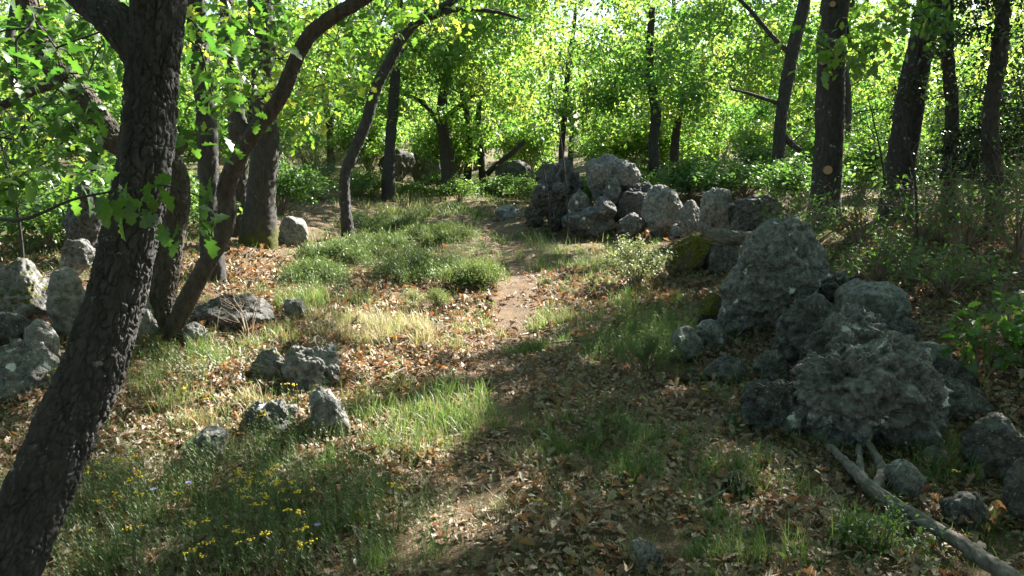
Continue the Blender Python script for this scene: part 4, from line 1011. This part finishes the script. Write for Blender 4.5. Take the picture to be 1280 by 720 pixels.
def stalk_geo(h, n, ln, seed):
    """upright stalk with needle leaves"""
    a = np.arange(n) * 2.4 + rng.uniform(0, 6); z = np.linspace(.15, 1, n) * h
    bx, by = rng.normal(0, .12, 2) * h
    P = np.stack([bx * (z / h) ** 2, by * (z / h) ** 2, z], 1)
    L_ = batch(T_NEED, P, rots(a, np.full(n, .9), np.zeros(n)), ln * np.linspace(1, .6, n), np.clip(rng.normal(.45, .2, n), 0, 1))
    s = tube([(0, 0, -.01), (bx * .3, by * .3, h * .55), (bx, by, h)], [.0016, .0013, .0008], h / 4, 4)
    return cat([L_, (s[0], s[1], s[2] + .4)]), np.array([bx, by, h])
HB = [stalk_geo(1, 22, .17, k)[0] for k in range(6)]
hp = []
HZ = [(300, 640, .8, 420, .17), (180, 660, .5, 220, .18), (430, 660, .5, 260, .14), (380, 600, .4, 160, .15), (240, 600, .4, 140, .16), (120, 620, .4, 100, .16), (800, 450, .35, 160, .24), (835, 415, .25, 80, .22), (230, 470, .25, 90, .2), (300, 460, .3, 60, .14), (500, 560, .4, 80, .12), (480, 700, .5, 160, .13), (1180, 590, .2, 50, .15),
      (400, 370, .5, 120, .2), (330, 680, .6, 260, .15), (600, 560, .4, 40, .1), (760, 500, .4, 70, .14), (250, 700, .5, 220, .15), (60, 690, .4, 120, .16), (700, 520, .4, 130, .12), (880, 600, .4, 90, .13), (820, 560, .4, 110, .14), (640, 330, .5, 120, .14), (560, 310, .6, 160, .16), (760, 620, .4, 80, .12), (720, 450, .35, 110, .14), (900, 500, .25, 60, .15), (560, 660, .25, 50, .1), (740, 330, .5, 120, .16)]
for px, py, rad, n, h in HZ:
    b = Pg(px, py)
    x = b[0] + rng.normal(0, rad * .6, n); y = b[1] + rng.normal(0, rad * .6, n)
    P = np.stack([x, y, G(x, y)], 1)
    w = rng.integers(0, 6, n)
    for k in range(6):
        s = np.nonzero(w == k)[0]
        if not len(s): continue
        tv, tt, ta = HB[k]
        Rm = rots(rng.uniform(0, 6.28, len(s)), rng.normal(0, .15, len(s)), rng.normal(0, .15, len(s)))
        v = np.einsum('nij,kj->nki', Rm, tv) * (h * rng.uniform(.55, 1.25, len(s)))[:, None, None] + P[s][:, None]
        f = tt[None] + (np.arange(len(s)) * len(tv))[:, None, None]
        hp.append((v.reshape(-1, 3), f.reshape(-1, 3), np.clip(np.tile(ta, len(s)) + np.repeat(rng.normal(0, .15, len(s)), len(tv)), 0, 1)))
# small broad leaved weeds
x, y = scatter(700, 2.2, 9)
k = (path_d(x, y) > .25); x, y = x[k], y[k]
x = np.repeat(x, 7) + rng.normal(0, .03, len(x) * 7); y = np.repeat(y, 7) + rng.normal(0, .03, len(y) * 7)
hp.append(leaves(np.stack([x, y, G(x, y) + rng.uniform(.01, .05, len(x))], 1), .032, T_OVAL, .5, .2, .4, .4))
L_ = cat(hp)
tag(link('herb_undergrowth', mesh('herb_undergrowth', L_[0], L_[1], M_HERB, True, {'rnd': L_[2]})), 'fine leaved green herbs covering the ground', 'herbs', kind='stuff')
# fallen twigs: thin litter
tp = []
x, y = scatter(420, 2.2, 12)
for a, b in zip(x, y):
    an = rng.uniform(0, 6.28); ln = rng.uniform(.06, .3)
    q = [(a + math.cos(an) * ln * t + rng.normal(0, .01), b + math.sin(an) * ln * t + rng.normal(0, .01)) for t in (-.5, 0, .5)]
    tp.append(tube([(u, v, float(G(u, v)) + .015 + rng.random() * .015) for u, v in q], [.003, .0028, .0018], .06, 5))
V, T, A = cat(tp)
tag(link('twig_litter', mesh('twig_litter', V, T, M_TWIG)), 'thin dry twigs scattered among the fallen leaves', 'twigs', kind='stuff')

# yellow flowering plants
def flower_kind(k):
    n = (2, 3, 2, 1)[k]
    st, hd = [], []
    for i in range(n):
        g_, tip = stalk_geo(rng.uniform(.13, .22), 18, .026, k)
        off = np.array([*rng.normal(0, .025, 2), 0]); st.append((g_[0] + off, g_[1], g_[2]))
        hd.append([])
        for _ in range(rng.integers(6, 10)):
            c = tip + off + np.array([*rng.normal(0, .008, 2), rng.normal(.004, .003)])
            D, T = ico(1); hd[-1].append((D * rng.uniform(.0035, .0058) * (1, 1, .8) + c, T, np.full(len(D), rng.random())))
    V, T, A = cat(st)
    o = link('yellow_wildflower', mesh('stalks', V, T, M_HERB, True, {'rnd': A}))
    for q in hd:
        V, T, A = cat(q)
        link('flower_head', mesh('flower_head', V, T, M_PETAL, True, {'rnd': A}), o)
    return o
FK = [flower_kind(k) for k in range(4)]
YF = [('yellow wildflower in the herbs at the bottom edge beside the leaning oak', 'wildflowers along the bottom edge', [(250, 700), (262, 712), (320, 705), (345, 700), (372, 690), (380, 705), (368, 712), (110, 690), (170, 700), (130, 655), (300, 690), (385, 715), (310, 716), (240, 716), (68, 690), (175, 655)]),
      ('yellow wildflower in the half shaded herbs in front of the low hollowed rock', 'wildflowers before the hollowed rock', [(300, 635), (310, 640), (322, 628), (330, 640), (340, 625), (355, 640), (365, 645), (310, 655), (335, 655), (305, 628), (368, 655), (318, 612), (345, 612), (330, 665), (385, 640), (295, 655)]),
      ('yellow wildflower close to the foot of the leaning oak trunk', 'wildflowers by the leaning trunk', [(95, 625), (110, 615), (85, 640), (125, 630), (160, 620), (175, 625), (180, 640), (118, 600), (150, 650), (72, 650), (135, 520), (120, 560)]),
      ('yellow wildflower in the sunlit leaves before the double oak', 'wildflowers before the double oak', [(240, 470), (252, 468), (258, 510), (272, 510), (135, 520), (232, 500), (210, 640), (225, 640)]),
      ('tall yellow wildflower growing between the lumpy rock and the hollowed rock', None, [(366, 505)]), ('yellow wildflower leaning over the low hollowed rock', None, [(330, 545)]), ('yellow wildflower by the moss capped rock wall', None, [(66, 480)]),
      ('yellow wildflower in the fine broom beside the path', 'wildflowers in the broom', [(775, 420), (785, 410), (800, 425), (812, 410)]), ('single yellow wildflower before the low broad rock', None, [(1190, 612)]), ('small yellow wildflower in shade beside the path', 'wildflowers beside the shaded path', [(496, 660), (672, 652), (880, 500)])]
used = set(); c = 0
for lb, grp, pts in YF:
    for px, py in pts:
        k = c % 4; c += 1
        b = Pg(px, py + 12); loc = (b[0], b[1], float(G(b[0], b[1])))
        if k not in used:
            used.add(k); o = FK[k]; o.location = loc; tag(o, lb, 'flower', grp)
        else:
            o = FK[k].copy(); C.objects.link(o); o.location = loc; o.rotation_euler = (0, 0, rng.uniform(0, 6)); s = rng.uniform(.75, 1.15); o.scale = (s, s, s)
            for h_ in FK[k].children:
                ch = h_.copy(); C.objects.link(ch); ch.parent = o
            if 'group' in o: del o['group']
            tag(o, lb, 'flower', grp)
# a few small violet flowers
def violet():
    st, tip = stalk_geo(.12, 6, .02, 1)
    o = link('violet_flower', mesh('stalk', st[0], st[1], M_HERB, True, {'rnd': st[2]}))
    n = 7; a = np.arange(n) / n * 6.283
    L_ = batch(T_OVAL, np.repeat(tip[None], n, 0), rots(a, np.full(n, .35), np.zeros(n)), np.full(n, .016), rng.random(n))
    link('petals', mesh('petals', L_[0], L_[1], M_VIOLET, True, {'rnd': L_[2]}), o)
    return o
v0 = None
for px, py, lb in [(242, 618, 'violet flower in the herbs under the half buried rock'), (197, 628, 'violet flower nearest to the leaning trunk'), (402, 674, 'violet flower at the edge of the shaded path')]:
    b = Pg(px, py + 10); loc = (b[0], b[1], float(G(b[0], b[1])))
    if v0 is None: v0 = violet(); v0.location = loc; tag(v0, lb, 'flower', 'violet flowers in the herbs')
    else: dup(v0, loc, rng.uniform(0, 6), 1, lb)
